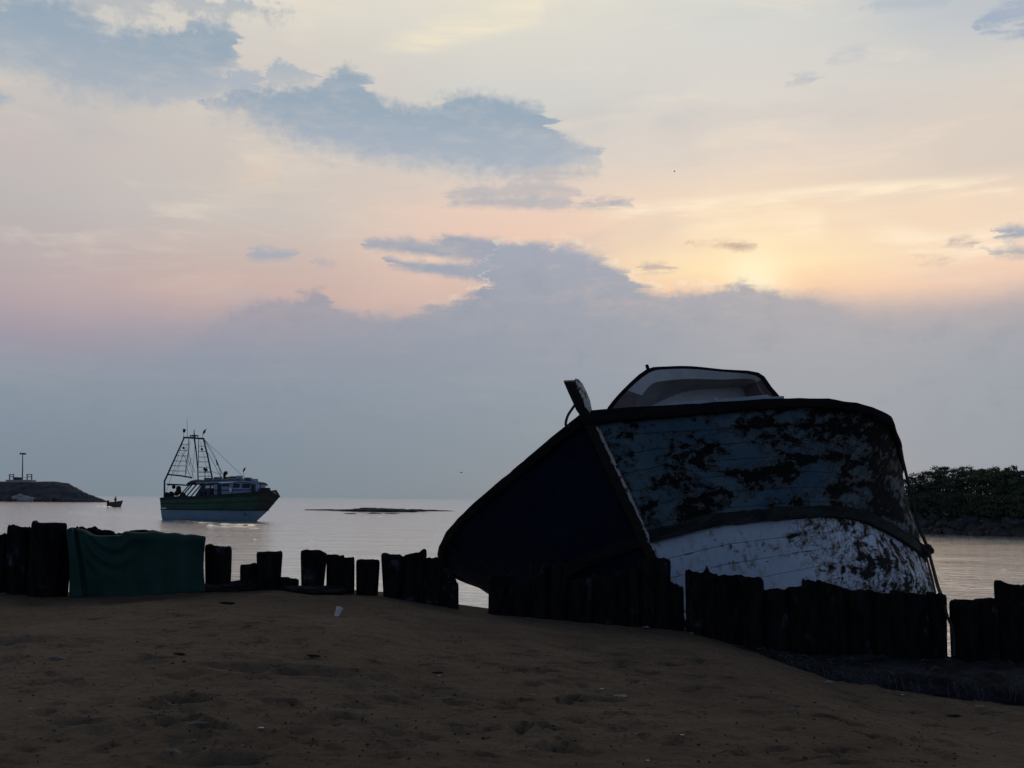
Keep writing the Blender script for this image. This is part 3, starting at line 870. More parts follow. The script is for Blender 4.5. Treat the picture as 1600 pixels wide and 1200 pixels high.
def build_wreck():
    root = bpy.data.objects.new('wrecked_boat', None); COL.objects.link(root); root.matrix_world = WM
    ORIG[root.name] = Vector((0, 0, 0))
    tag(root, 'beached wooden boat lying tilted behind the stumps, blue and white paint flaking off', 'boat')
    C = {k: np.array(v) for k, v in HULL_CURVES.items()}
    ctrl = {1: [C['gunwale'], C['rail'], C['bilge_right'], C['keel']], -1: [C['gunwale'], C['rail'], C['bilge_left'], C['keel']]}
    rows = {}
    for sd in (1, -1):
        q = np.array([catmull(c, 5) for c in ctrl[sd]])
        d = catmull(q, 12)                      # vertical interpolation, rows x stations x 3
        d = d.copy()
        # planks that have sprung and dished a little
        for i in range(d.shape[0]):
            for j in range(d.shape[1]):
                p = d[i, j]
                k = min(1, j / 6)
                d[i, j, 1] += k * 0.022 * mnoise.fractal(Vector((p[0] * .9, p[1] * .9, p[2] * 2.6 + 9 * sd)), .8, 2, 3)
        d[:, :, 1] *= sd
        rows[sd] = d
    NR = rows[1].shape[0]; RAIL = 12
    mb = MB()
    for sd, mats in ((1, (0, 1)), (-1, (2, 2))):  # port takes the shade-darkened material above and below the rail
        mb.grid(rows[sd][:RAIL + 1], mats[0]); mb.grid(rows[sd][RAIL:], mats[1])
    # stern closed by a flat transom
    st = [tuple(p) for p in rows[1][:, -1]] + [tuple(p) for p in rows[-1][::-1, -1]][1:]
    mb.add(st, [tuple(range(len(st)))], 1)
    hull = mb.build('hull', [M['blue'], M['white'], M['navy_shade']], root, angle=60)
    # plank lines for the paint: strakes run with the sheer from rail to keel
    rowv = []; alv = []
    for sd in (1, -1):
        d = rows[sd]
        al = np.concatenate([[0], np.cumsum(np.linalg.norm(np.diff(d[RAIL], axis=0), axis=1))])
        for a_, b_ in ((0, RAIL + 1), (RAIL, NR)):
            for i in range(a_, b_):
                for j in range(d.shape[1]):
                    rowv.append(i * (7.0 / 12)); alv.append(al[j])
    n_ = len(hull.data.vertices); rowv += [0.0] * (n_ - len(rowv)); alv += [0.0] * (n_ - len(alv))
    for nm_, vals in (('plank_row', rowv), ('plank_along', alv)):
        hull.data.attributes.new(nm_, 'FLOAT', 'POINT').data.foreach_set('value', vals)
    # deck set a little below the rail
    g1, g2 = rows[1][4], rows[-1][4]
    dk = MB(); rr = []
    for j in range(0, len(g1)):
        a = Vector(g1[j]); b = Vector(g2[j])
        rr.append([a.lerp(b, t) + Vector((0, 0, .12 * math.sin(math.pi * t))) for t in np.linspace(0.01, .99, 9)])
    dk.grid(rr)
    dk.build('deck', M['deck'], root)
    # gunwale rails, rub rails
    prof = [(-.09, .03), (.0, .045), (.085, .02), (.09, -.08), (.06, -.155), (.0, -.175), (-.06, -.15), (-.09, -.05)]
    for sd, nm in ((1, 'starboard'), (-1, 'port')):
        pts = catmull(C['gunwale'], 4) * np.array([1, sd, 1])
        sweep(pts, prof, jit=.016, flip=(-1.0 if sd > 0 else 1.0) * -1, size=(1.15, .62) if sd > 0 else (.85, .6)).build('gunwale_rail', M['oldwood'], root, angle=50)
        rp = catmull(C['rail'], 4) * np.array([1, sd, 1])
        sweep(rp, [(-.05, .13), (.05, .125), (.095, .06), (.10, -.05), (.06, -.125), (-.05, -.14)], jit=.022, flip=(1.0 if sd > 0 else -1.0)).build('rub_rail', M['rail'] if sd > 0 else M['oldwood'], root, angle=50)
    # stem post: runs down the cut-water and stands proud of the rail
    line = [Vector(p) for p in rows[1][:, 0]]
    top = line[0]; dr = (line[0] - line[8]).normalized()
    path = [top + dr * t for t in (.64, .46, .30, .15)] + line
    sr = []
    for i, p in enumerate(path):
        t = (path[min(i + 1, len(path) - 1)] - path[max(i - 1, 0)]).normalized()
        f = t.cross(Vector((0, 1, 0))).normalized()
        if f.x > 0: f = -f                                   # forward
        head = i < 4
        w = .115 if head else .105; fo = .13 if head else .10; bk = .18 if head else .06
        if i == 0: w *= .9; fo *= .9; bk *= .75
        j = lambda k: .022 * mnoise.noise(Vector((i * .9, k * 5.1, 2)))
        sr.append([p + f * (fo + j(1)) + Vector((0, -w * .75 + j(2), 0)), p + f * (fo + j(3)) + Vector((0, w * .75, 0)), p + f * (fo * .3) + Vector((0, w + j(4), 0)),
                   p - f * (bk + j(5)) + Vector((0, w * .9, 0)), p - f * bk + Vector((0, -w * .9, 0)), p + f * (fo * .3) + Vector((0, -w + j(6), 0))])
    # slanting break on the head
    for k, dz in enumerate((.02, -.03, -.01, -.09, -.05, .03)):
        sr[0][k] = sr[0][k] + dr * dz
    sb = MB(); sb.grid(sr, closed=True); sb.f.append(tuple(range(6))); sb.mi.append(0)
    sb.f.append(tuple((len(sr) - 1) * 6 + k for k in range(6))); sb.mi.append(0)
    sb.build('stem_post', M['stem'], root, smooth=True, angle=30)
    # iron strap beside the stem head
    rb = MB(); rb.tube(catmull([wl(903, 626, 16.25), wl(896, 636, 16.2), wl(887, 650, 16.2), wl(884, 664, 16.25), wl(890, 668, 16.3)], 5), .022, 6)
    rb.build('rope_loop', M['rope'], root)
    # what is left of the wheelhouse: a roof with a deep fascia over a recessed front
    rim = [(938, 660, 17.5), (950, 636, 17.45), (975, 607, 17.4), (1010, 577, 17.4), (1042, 572.5, 17.4), (1080, 572, 17.4), (1130, 577, 17.4), (1185, 582, 17.4), (1206, 605, 17.4), (1230, 634, 17.4), (1240, 660, 17.4)]
    r1 = [(946, 660, 17.42), (957, 638, 17.4), (981, 610, 17.36), (1015, 582, 17.36), (1043, 577, 17.36), (1080, 576.5, 17.36), (1130, 581, 17.36), (1181, 587, 17.36), (1199, 608, 17.36), (1220, 634, 17.36), (1228, 660, 17.36)]
    r2 = [(985, 660, 17.5), (992, 638, 17.5), (1003, 618, 17.48), (1020, 599, 17.45), (1048, 594, 17.45), (1080, 592, 17.45), (1130, 593, 17.45), (1176, 592.5, 17.45), (1190, 610, 17.48), (1208, 634, 17.5), (1215, 660, 17.5)]
    wall = [(1000, 672, 18.3), (1004, 645, 18.3), (1022, 632, 18.3), (1044, 622, 18.3), (1066, 613, 18.3), (1088, 609, 18.3), (1120, 607, 18.3), (1158, 605, 18.3), (1168, 618, 18.3), (1178, 636, 18.2), (1184, 672, 18.2)]
    L = lambda a: [wl(*p) for p in a]
    back = [WMI @ (at(p[0], p[1], p[2]) + Vector((.7, 2.4, -.12))) for p in rim]
    rf = MB(); rf.grid([catmull(q, 3) for q in (back, L(rim), L(r1))])
    bk = [tuple(p) for p in catmull(back, 3)]; rf.add(bk, [tuple(range(len(bk)))])
    dh = rf.build('wheelhouse_roof', M['oldwood'], root, angle=35)
    fa = MB(); fa.grid([catmull(q, 3)[6:23] for q in (L(r1), L(r2))])
    fa.build('fascia', M['lightpaint'], dh, angle=35)
    for sl in (slice(0, 7), slice(22, None)):
        fb = MB(); fb.grid([catmull(q, 3)[sl] for q in (L(r1), L(r2))]); fb.build('side_trim', M['plum'], dh, angle=35)
    so = MB(); so.grid([catmull(q, 3) for q in (L(r2), L(wall))])
    so.build('soffit', M['greypaint'], dh, angle=35)
    wa = MB(); w_ = [tuple(p) for p in catmull(L(wall), 3)]; wa.add(w_, [tuple(range(len(w_)))])
    wa.build('front_wall', M['lightpaint'], dh)
    pn = MB(); q = [at(1160, 606, 18.2), at(1181, 594, 17.5), at(1206, 632, 17.55), at(1208, 655, 17.55), at(1182, 655, 18.15)]
    pn.add([WMI @ (p + Vector((0, -.03, 0))) for p in q], [(0, 1, 2, 3, 4)])
    pn.build('side_panel', M['plum'], dh)
    # broken boards lying along the rail
    for a, b, w in (((1040, 636, 16.3), (1098, 630, 16.3), .05), ((1060, 634, 16.4), (1160, 626, 16.4), .06), ((1120, 630, 16.2), (1200, 622, 16.3), .07), ((1165, 627, 16.3), (1225, 624, 16.2), .06)):
        bd = MB(); bd.beam(wl(*a), wl(*b), w, .10); bd.build('loose_board', M['greypaint'], root, angle=30)
    for k in range(7):
        px = 1124 + k * 13 + random.uniform(-4, 4)
        bd = MB(); bd.beam(wl(px, 633, 16.2), wl(px + random.uniform(-8, 9), 623 - random.uniform(-3, 4), 16.3), .05, .03)
        bd.build('wood_splinter', M['greypaint'], root, angle=30)
    cl = MB(); cl.box(wl(1012, 575, 17.4), (.05, .05, .12)); cl.build('cleat', M['oldwood'], root)
    return root


build_wreck()


def rope(name, pts, r, label, cat, knots=()):
    mb = MB(); mb.tube(catmull([at(*p) for p in pts], 6), r, 7)
    for k, s_ in knots:
        c = at(*k)
        for q in range(5):
            a = [c + Vector((math.cos(t + q) * s_ * (1 + .25 * math.sin(q)), math.sin(q * 2.1) * .04, math.sin(t + q * .7) * s_)) for t in np.linspace(0, 6.0, 10)]
            mb.tube(a, r * 1.3, 6)
    return tag(mb.build(name, M['rope']), label, cat)


rope('mooring_rope', [(1404, 694, 16.85), (1412, 725, 16.8), (1424, 775, 16.6), (1436, 822, 16.4), (1446, 848, 16.2), (1451, 862, 16.1), (1458, 888, 15.5), (1466, 918, 14.6), (1472, 932, 13.95)], .026,
     'long taut dark rope running from the top of the wreck down past its right side', 'rope', (((1449, 858, 16.15), .055),))
rope('mooring_rope', [(1430, 840, 16.35), (1441, 853, 16.2), (1446, 864, 16.2), (1450, 880, 15.6), (1456, 902, 14.9), (1461, 926, 14.0)], .018,
     'short thin rope hanging inside the long one from the knot on the white hull', 'rope', (((1443, 866, 16.2), .045),))
rope('mooring_rope', [(1476, 946, 13.45), (1480, 962, 13.42), (1487, 980, 13.42), (1490, 1003, 13.42), (1490, 1024, 13.4)], .02,
     'slack rope end drooping in the gap between the two right-hand stump groups', 'rope')


# ------------------------------------------------------------------ palm-trunk palisade
def stump(pl, pr, tl, tr, base, label, dy=0.0, jag=0.03, taper=0.9, spike=None, hollow=0.05, extra=0.0):
    cx = (pl + pr) / 2
    x0 = at(cx, base, 14.2).x
    Y = float(pal_y(x0)) + dy
    bp = at(cx, base, Y); r = (pr - pl) / 2 * Y / F
    zl, zr = at(pl, tl, Y).z, at(pr, tr, Y).z
    n = 26; rows = []
    rnd = random.Random(int(cx * 13 + base))
    so = rnd.uniform(0, 90); lean = rnd.uniform(-.03, .03); lobes = rnd.randint(5, 8)
    zb = bp.z - 0.75
    levels = [0, .35, .52, .62, .72, .82, .90, .945, .975, .992, 1.0]
    for li, t in enumerate(levels):
        row = []
        for k in range(n):
            th = 2 * math.pi * k / n; c, s = math.cos(th), math.sin(th)
            zt = zl + (zr - zl) * (c + 1) / 2
            zt += jag * 1.1 * mnoise.noise(Vector((c * 1.6, s * 1.6, so))) + jag * .6 * mnoise.noise(Vector((c * 5, s * 5, so + 4)))
            if spike:
                zt += spike[1] * math.exp(-((c - spike[0]) / .22) ** 2) * (1 if s < .3 else .3)
            z = zb + (zt - zb) * t
            k2 = taper + (1 - taper) * min(1, max(0, (z - bp.z) / max(.1, zt - bp.z)))
            rr = r * k2 * (1 + .05 * math.sin(lobes * th + so) * .25 + .06 * mnoise.noise(Vector((c * 2.2, s * 2.2, z * 1.6 + so))))
            rr *= (1 + .025 * mnoise.noise(Vector((c * 7, s * 7, z * .8 + so))))
            rr *= {10: .86, 9: .945, 8: .985}.get(li, 1.0)
            row.append(Vector((bp.x + rr * c + lean * (z - bp.z), bp.y + rr * .82 * s, z)))
        rows.append(row)
    # broken, sunken heartwood on top
    last = rows[-1]; cen = sum(last, Vector()) / n
    rows.append([p.lerp(cen, .35) - Vector((0, 0, hollow * .6 + .02 * rnd.random())) for p in last])
    rows.append([p.lerp(cen, .75) - Vector((0, 0, hollow + .04 * rnd.random())) for p in last])
    mb = MB(); mb.grid(rows, closed=True)
    o_ = len(mb.v) - n; mb.v.append(tuple(cen - Vector((0, 0, hollow)))); c_ = len(mb.v) - 1
    for k in range(n):
        mb.f.append((o_ + k, o_ + (k + 1) % n, c_)); mb.mi.append(0)
    o = mb.build('palm_stump', M['trunk'], loc=(bp.x, bp.y, bp.z), angle=45)
    return tag(o, label, 'stump', 'charred palm stumps of the old sea palisade')


S_ = stump
S_(-34, 12, 838, 833, 928, 'black stump cut by the left edge of the photo', .1)
S_(9, 46, 820, 825, 929, 'black stump with a sloping top, second from the left edge', .02, .03)
S_(42, 93, 818, 817, 931, 'broad flat-topped black stump, tallest at the far left', -.06, .02, .98, (-.95, .04))
S_(80, 106, 824, 829, 933, 'bulging black stump touching the left side of the green tarp', .05, .02, .93)
S_(110, 144, 824, 825, 931, 'jagged stump poking out above the left corner of the tarp', .1, .04)
S_(143, 174, 827, 831, 931, 'stump showing its rim over the dip in the tarp', .08, .02)
S_(175, 197, 834, 833, 930, 'narrow stump barely showing between the two tarp swags', .12, .02)
S_(197, 242, 828, 829, 929, 'round-rimmed stump rising over the middle of the tarp', .06, .015)
S_(320, 361, 851, 855, 921, 'single stump with a notched top right of the green tarp', 0, .025, .90)
S_(374, 405, 882, 880, 923, 'short stump leaning against the left flank of a taller one', .02, .02, .92)
S_(401, 441, 862, 861, 923, 'square-topped stump with a shorter one on its left', -.02, .012, .84)
S_(434, 466, 902, 905, 925, 'lowest stump of the row, cut almost to the sand', .02, .02, .95)
S_(467, 509, 859, 863, 928, 'stump narrowing to its foot, first of the three standing close together mid-row', 0, .02, .78)
S_(509, 537, 866, 868, 931, 'stump with a split top, middle of the three standing close together mid-row', -.02, .02, .92)
S_(531, 554, 871, 871, 931, 'thin stump stuck to the right side of the split-topped one', .03, .015, .94)
S_(555, 592, 874, 875, 934, 'stump standing alone between two slits of bright water', 0, .012, .88)
S_(596, 633, 864, 869, 944, 'stump leaning left, first of the group beside the bow overhang', 0, .02, .80)
S_(627, 664, 866, 860, 947, 'stump with a raised right corner beside the bow overhang', -.03, .02, .95, (.85, .03))
S_(659, 693, 874, 871, 951, 'stump whose top is just under the curve of the bow', 0, .03, .95)
S_(686, 716, 892, 912, 954, 'eroded stump sloping to the right next to the patch of water', .02, .05, 1.02)
S_(762, 802, 900, 896, 958, 'stump at the left end of the dark row under the bow', -.06, .03, .96)
S_(798, 832, 912, 905, 960, 'second stump from the left under the dark bow', -.05, .04, .96)
S_(827, 858, 880, 882, 963, 'tall greyish stump third from the left under the dark bow', -.08, .03, .97)
S_(855, 887, 882, 879, 965, 'greyish stump fourth from the left under the dark bow', -.06, .03, .97)
S_(884, 927, 908, 902, 967, 'wide stump in the middle of the dark row under the bow', -.06, .03, .97)
S_(923, 965, 898, 901, 972, 'stump right of the wide one under the dark bow', -.05, .03, .97)
S_(962, 1000, 892, 888, 976, 'stump under the stem of the wreck', -.06, .03, .97)
S_(997, 1024, 874, 871, 979, 'tall stump just right of the stem foot', -.05, .02, .98)
S_(1019, 1047, 871, 874, 983, 'tall stump in front of the left end of the white hull', -.02, .02, .98)
S_(1043, 1070, 906, 918, 987, 'tapering stump left of the narrow slit of water', 0, .04, .97)
S_(1072, 1103, 893, 897, 990, 'ragged stump right of the narrow slit of water', 0, .03, .97, (-.8, .03))
S_(1098, 1123, 894, 897, 992, 'stump carrying a thin upright splinter in front of the white hull', -.02, .02, .98, (-.55, .11))
S_(1119, 1159, 900, 899, 998, 'stump right of the splintered one in front of the white hull', 0, .02, .98)
S_(1155, 1197, 899, 904, 1003, 'stump at the step where the jagged row drops', -.02, .02, .98)
S_(1194, 1236, 922, 920, 1007, 'low stump right of the step in the jagged row', .02, .02, .99)
S_(1231, 1264, 919, 916, 1011, 'low stump left of the round knob in the jagged row', 0, .025, .98)
S_(1258, 1286, 906, 907, 1013, 'round-headed knobbly stump in the jagged row', -.04, .03, 1.0)
S_(1281, 1329, 907, 920, 1016, 'broad stump with a top sloping down right in the jagged row', 0, .02, .99)
S_(1325, 1366, 923, 922, 1019, 'stump in front of the stained part of the white hull', -.02, .025, .99)
S_(1362, 1399, 924, 928, 1021, 'stump below the peeling turn of the hull', 0, .02, .99)
S_(1395, 1421, 923, 926, 1022, 'narrow knobby stump below the right end of the hull', -.03, .03, .98)
S_(1416, 1456, 927, 930, 1023, 'stump left of the round one at the right gap', 0, .02, .99)
S_(1450, 1482, 925, 929, 1024, 'round-topped stump on which the rope comes down, left of the right gap', -.03, .02, .84)
S_(1488, 1531, 939, 938, 1025, 'square stump right of the gap with the slack rope', 0, .012, 1.0)
S_(1526, 1565, 937, 935, 1026, 'square stump joined to the right of the gap stump', .03, .012, 1.0)
S_(1562, 1604, 909, 915, 1028, 'tall stump at the right edge of the photo', -.02, .015, 1.0, (-.9, .03))
S_(1600, 1645, 914, 916, 1030, 'last stump, mostly beyond the right edge of the photo', 0, .02, 1.0)
rt = MB(); rt.tube(catmull([at(694, 889, 14.2), at(702, 896, 14.15), at(709, 906, 14.15), at(711, 918, 14.2), at(706, 925, 14.25)], 5), [.035] * 21, 7)
tag(rt.build('bent_root', M['trunk']), 'bent root looping off the sloping eroded stump', 'root')


# ------------------------------------------------------------------ green tarp hung over the stumps
def build_tarp():
    top = catmull([(103, 828), (108, 825), (117, 827), (128, 829), (141, 836), (160, 838), (178, 837), (188, 836), (194, 831), (216, 833), (240, 831), (258, 834), (272, 833), (286, 836), (300, 835), (322, 838)], 5)
    bot = [(107, 934), (140, 934), (200, 932), (260, 929), (321, 925)]
    rows = []
    def bp(x): return np.interp(x, [107, 140, 200, 260, 321], [934, 934, 932, 929, 925])
    for t in (-2, -1, 0, .03, .07, .12, .18, .25, .32, .4, .48, .56, .64, .72, .8, .88, .95, 1.0):
        row = []
        for i, (px, py) in enumerate(top):
            u = i / (len(top) - 1)
            xb = 107 + 214 * u
            tt = max(0, t)
            X = px + (xb - px) * tt
            # the right edge is drawn in at half height
            X += 3.5 * math.sin(math.pi * tt) * (-(u ** 6)) + 3.0 * math.sin(math.pi * tt) * ((1 - u) ** 8)
            Yp = py + (bp(xb) - py) * tt + 1.0 * math.sin(u * 40) * tt * (1 - tt)
            Yd = 14.02
            fold = .035 * math.sin(u * 34 + 1.5 * tt) * (0.3 + tt) * (1 if u > .42 else .7)
            if u < .115: fold -= .10 * (1 - .3 * tt)                      # separate strip hanging in front at the left
            fold += .05 * math.exp(-((u - .125) / .018) ** 2)
            if u > .40 and tt < .10: fold -= .05 * math.sin(tt / .10 * math.pi / 2)     # box-like shoulder of the right-hand panel
            elif u > .40: fold -= .05 * math.exp(-(tt - .10) * 14)
            # swags that hang below the dip
            cx = (X - 170) / 45
            if abs(cx) < 1:
                fold += .06 * (1 - cx * cx) * math.sin(26 * tt + 7 * cx * cx - 4 * cx) * math.exp(-((tt - .3) / .28) ** 2)
            fold += .03 * mnoise.noise(Vector((X * .03, tt * 4, 2)))
            p = at(X, Yp, Yd + fold + .04 * tt)
            if t == -1: p += Vector((-.06 * max(0, u - .85) / .15, .12, .02 * (1 - u ** 8)))
            if t == -2: p += Vector((-.16 * max(0, u - .8) / .2, .34, -.06 - .12 * u ** 8 + .02 * mnoise.noise(Vector((X * .1, 0, 0)))))
            row.append(p)
        rows.append(row)
    mb = MB(); mb.grid(rows)
    o = mb.build('tarp', M['tarp'], angle=180)
    so = o.modifiers.new('thickness', 'SOLIDIFY'); so.thickness = .012
    sb = o.modifiers.new('soft', 'SUBSURF'); sb.levels = 1; sb.render_levels = 2
    tag(o, 'dark green cloth draped over the stumps at the left', 'tarp')


build_tarp()


# ------------------------------------------------------------------ old netting along the foot of the right-hand stumps
def build_net():
    kx = [2.35, 2.9, 3.5, 4.2, 5.2, 6.2, 8.0, 11.0]
    kf = [13.95, 13.55, 13.0, 12.38, 11.88, 11.6, 11.25, 10.9]
    kz = [-.34, -.38, -.42, -.46, -.475, -.49, -.52, -.55]
    rows = []
    xs = np.arange(2.3, 11.0, .035)
    prof = [(1.0, -.4), (1.0, 0.0), (.8, .0), (.6, .012), (.42, .02), (.28, .02), (.16, .012), (.08, .0), (.03, -.02), (.0, -.07), (-.03, -.13), (-.05, -.2), (-.03, -.27), (.0, -.36), (.02, -.5)]
    for x in xs:
        yf = np.interp(x, kx, kf) + .12 * mnoise.noise(Vector((x * 1.1, 0, 3))) + .05 * mnoise.noise(Vector((x * 4, 0, 8)))
        yb = float(pal_y(x)) + .35; z = np.interp(x, kx, kz)
        fade = min(1, max(0.15, (x - 2.3) / .8))
        row = []
        for i, (d, dz) in enumerate(prof):
            y = yf + (yb - yf) * d
            nz = (.035 * mnoise.fractal(Vector((x * 2.6, y * 3.2, 1)), .8, 2, 4) + .055 * mnoise.noise(Vector((x * 1.3, y * 1.5, 7))) + .03 * mnoise.noise(Vector((x * 7, y * 7, 2)))) if i > 0 else 0
            ny = .09 * mnoise.fractal(Vector((x * 5.0, dz * 6, 6)), .8, 2, 3) if i > 6 else 0
            row.append(Vector((x, y + ny, z + dz * fade + nz)))
        rows.append(row)
    mb = MB(); mb.grid(rows)
    root = empty('netting_heap', (6.0, 12.8, -.6), 'ledge of matted blue-grey netting along the foot of the right-hand stumps', 'netting')
    mb.build('net_mat', M['net'], root, angle=180)
    fr = MB(); rnd = random.Random(5)
    for k in range(70):
        x = rnd.uniform(3.3, 8.6)
        yf = np.interp(x, kx, kf) - rnd.uniform(0.02, .07); z = np.interp(x, kx, kz) - rnd.uniform(-.02, .06)
        l = rnd.uniform(.08, .28); dx = rnd.uniform(-.04, .04)
        fr.tube([(x, yf + .03, z), (x + dx * .3, yf - .02, z - l * .35), (x + dx * .8, yf - .03 + rnd.uniform(-.02, .02), z - l * .7), (x + dx, yf - .03, z - l)], .0045, 4)
    for k in range(45):
        x = rnd.uniform(2.8, 8.4); y = rnd.uniform(np.interp(x, kx, kf) + .02, float(pal_y(x)) - .25); z = np.interp(x, kx, kz) + .03
        a = rnd.uniform(0, 6.3); l = rnd.uniform(.06, .2)
        fr.tube([(x, y, z), (x + math.cos(a) * l * .5, y + math.sin(a) * l * .5, z + rnd.uniform(.01, .04)), (x + math.cos(a + .6) * l, y + math.sin(a + .6) * l, z)], .006, 4)
    fr.build('frayed_threads', M['thread'], root)['kind'] = 'stuff'


build_net()


def lump(name, px, py, w, h, m, label, cat, seed, group=None, d=None, on=None, sink=.2):
    """an irregular heap resting on the sand (or on water at height on)"""
    p = on_sand(px, py) if on is None else onz(px, py, on)
    me = blob_mesh(seed, m)
    o = bpy.data.objects.new(name, me); COL.objects.link(o)
    o.location = (p.x, p.y, p.z + h * (.5 - sink)); o.scale = (w / 2, (d or w * .7) / 2, h / 2)
    o.rotation_euler = (0, 0, random.uniform(-.4, .4))
    return tag(o, label, cat, group)


_blobs = {}


def blob_mesh(seed, m, rough=.32, sub=4, pw=1.0):
    k = (seed, m.name, rough, sub)
    if k in _blobs: return _blobs[k]
    bm = bmesh.new(); bmesh.ops.create_icosphere(bm, subdivisions=sub, radius=1.0)
    for v in bm.verts:
        q = v.co.copy()
        c = mnoise.cell(q * 1.7 + Vector((seed * 3.1, 0, 0)))
        v.co *= 1 + rough * mnoise.fractal(q * 1.2 + Vector((seed * 7.7, 1, 2)), .8, 2, 4) + .12 * mnoise.noise(q * 3.5 + Vector((0, seed, 0)))
    me = bpy.data.meshes.new('rough_lump'); bm.to_mesh(me); bm.free()
    me.materials.append(m)
    me.polygons.foreach_set('use_smooth', [True] * len(me.polygons)); me.set_sharp_from_angle(angle=R(28))
    _blobs[k] = me
    return me


lump('net_bundle', 60, 930, .34, .30, M['net'], 'small dark heap of net at the foot of the tallest left stump', 'netting', 3)
lump('net_bundle', 372, 923, .50, .16, M['net'], 'bluish scrap heap between the single stump and the short leaning one', 'netting', 5)
lump('net_bundle', 492, 926, .9, .12, M['net'], 'flat bluish scrap spread at the foot of the mid-row stumps', 'netting', 8)
lump('driftwood_log', 330, 924, .9, .12, M['litter_dark'], 'dark log half buried beside the single stump', 'driftwood', 21, d=.2)


# ------------------------------------------------------------------ litter on the sand
def scrap(px, py, kind, s, label, cat, group=None):
    p = on_sand(px, py); mb = MB(); rnd = random.Random(px * 7 + py)
    a = rnd.uniform(0, 3.1)
    if kind == 'cup':
        q = Vector((.35, .1, .93)).normalized()
        ax = [p + q * t for t in (-.01, s * .5, s, s * .97, s * .2)]
        mb.tube(ax, [s * .26, s * .33, s * .40, s * .36, s * .22], 12)
    elif kind == 'stick':
        d = Vector((math.cos(a) if abs(math.cos(a)) > .5 else .9, math.sin(a) * .4, 0))
        mb.tube([p - d * s * .5 + Vector((0, 0, .01)), p + Vector((0, .01, .02)), p + d * s * .5 + Vector((0, 0, .012))], [.006, .009, .005], 5)
    elif kind == 'shell':
        n = 9
        rim = [p + Vector((math.cos(t) * s * .34, math.sin(t) * s * .26, .005)) for t in np.linspace(0, 2 * math.pi, n, endpoint=False)]
        mid = [p + Vector((math.cos(t) * s * .2, math.sin(t) * s * .15, s * .13)) for t in np.linspace(0, 2 * math.pi, n, endpoint=False)]
        mb.grid([rim, mid], closed=True); mb.v.append(tuple(p + Vector((0, 0, s * .16)))); c = len(mb.v) - 1
        for k in range(n): mb.f.append((n + k, n + (k + 1) % n, c)); mb.mi.append(0)
    else:       # crumpled wrapper
        rows = []
        for i in range(6):
            rows.append([p + Vector(((i / 5 - .5) * s * math.cos(a) - (j / 4 - .5) * s * .6 * math.sin(a), (i / 5 - .5) * s * math.sin(a) + (j / 4 - .5) * s * .6 * math.cos(a),
                                     .012 + s * .28 * (0.5 + mnoise.noise(Vector((i * .8 + px, j * .9, py)))))) for j in range(5)])
        mb.grid(rows)
    m = {'cup': 'litter_white', 'shell': 'litter_grey' if px % 2 else 'litter_white', 'stick': 'litter_grey', 'wrap': 'litter_grey', 'red': 'litter_red'}[kind]
    o = mb.build(cat.replace(' ', '_'), M[m], loc=p, angle=50)
    return tag(o, label, cat, group)


scrap(526, 962, 'cup', .105, 'white paper cup stuck upright in the sand below the mid-row stumps', 'cup')
for px, py, kd, s, lb, ct in (
        (1010, 983, 'wrap', .12, 'pale scrap at the foot of the dark stumps under the stem', 'wrapper'),
        (1080, 992, 'wrap', .10, 'pale scrap in front of the narrow slit of water', 'wrapper'),
        (1247, 1003, 'shell', .07, 'small pale shell lying on the netting ledge', 'shell'),
        (833, 1086, 'shell', .07, 'white shell left of the footprints in the middle of the beach', 'shell'),
        (969, 1092, 'wrap', .11, 'white scrap among the footprints below the wreck', 'wrapper'),
        (940, 1077, 'shell', .06, 'little white shell between the scrap and the rear footprints', 'shell'),
        (1072, 1112, 'stick', .20, 'pale curved twig among the footprints right of centre', 'twig'),
        (1295, 1069, 'wrap', .12, 'pale scrap on the sand just below the netting ledge', 'wrapper'),
        (1410, 1086, 'shell', .06, 'white shell near the foot of the netting at the right', 'shell'),
        (1532, 1107, 'wrap', .10, 'pale scrap near the lower right corner', 'wrapper'),
        (1555, 1147, 'stick', .26, 'long pale twig near the lower right corner', 'twig'),
        (90, 1030, 'stick', .26, 'long pale twig on the left of the beach', 'twig'),
        (47, 1108, 'shell', .06, 'white shell near the left edge', 'shell'),
        (272, 1178, 'stick', .10, 'white stub of a stick at the lower left', 'twig'),
        (306, 1134, 'stick', .14, 'thin pale straw in the lower left foreground', 'twig'),
        (408, 1138, 'shell', .06, 'white shell in the lower foreground left of centre', 'shell'),
        (686, 1056, 'shell', .05, 'grey shell beside the dark dip in the middle', 'shell'),
        (1066, 1149, 'shell', .05, 'tiny white shell in the foreground right of centre', 'shell'),
        (1012, 1189, 'shell', .04, 'tiny white shell on the bottom edge', 'shell'),
        (792, 1050, 'red', .07, 'small dull red wrapper left of the rear footprints', 'wrapper'),
        (588, 1032, 'red', .05, 'tiny reddish scrap left of the middle', 'wrapper'),
        (700, 1094, 'stick', .12, 'short straw in front of the dark dip', 'twig'),
        (1240, 1112, 'stick', .16, 'thin straw right of the foreground footprints', 'twig')):
    scrap(px, py, kd, s, lb, ct)
for px, py, w, lb in ((490, 1026, .13, 'dark chunk of driftwood above the long dip in the sand'), (355, 944, .20, 'flat dark stick lying below the single stump'),
                      (684, 1052, .10, 'dark pebble-like chip right of the long dip'), (280, 1023, .12, 'dark chip left of the long dip'), (1490, 1120, .16, 'dark chip near the right foreground')):
    lump('driftwood', px, py, w, w * .16, M['litter_dark'], lb, 'driftwood', int(px), d=w * .22, sink=.1)


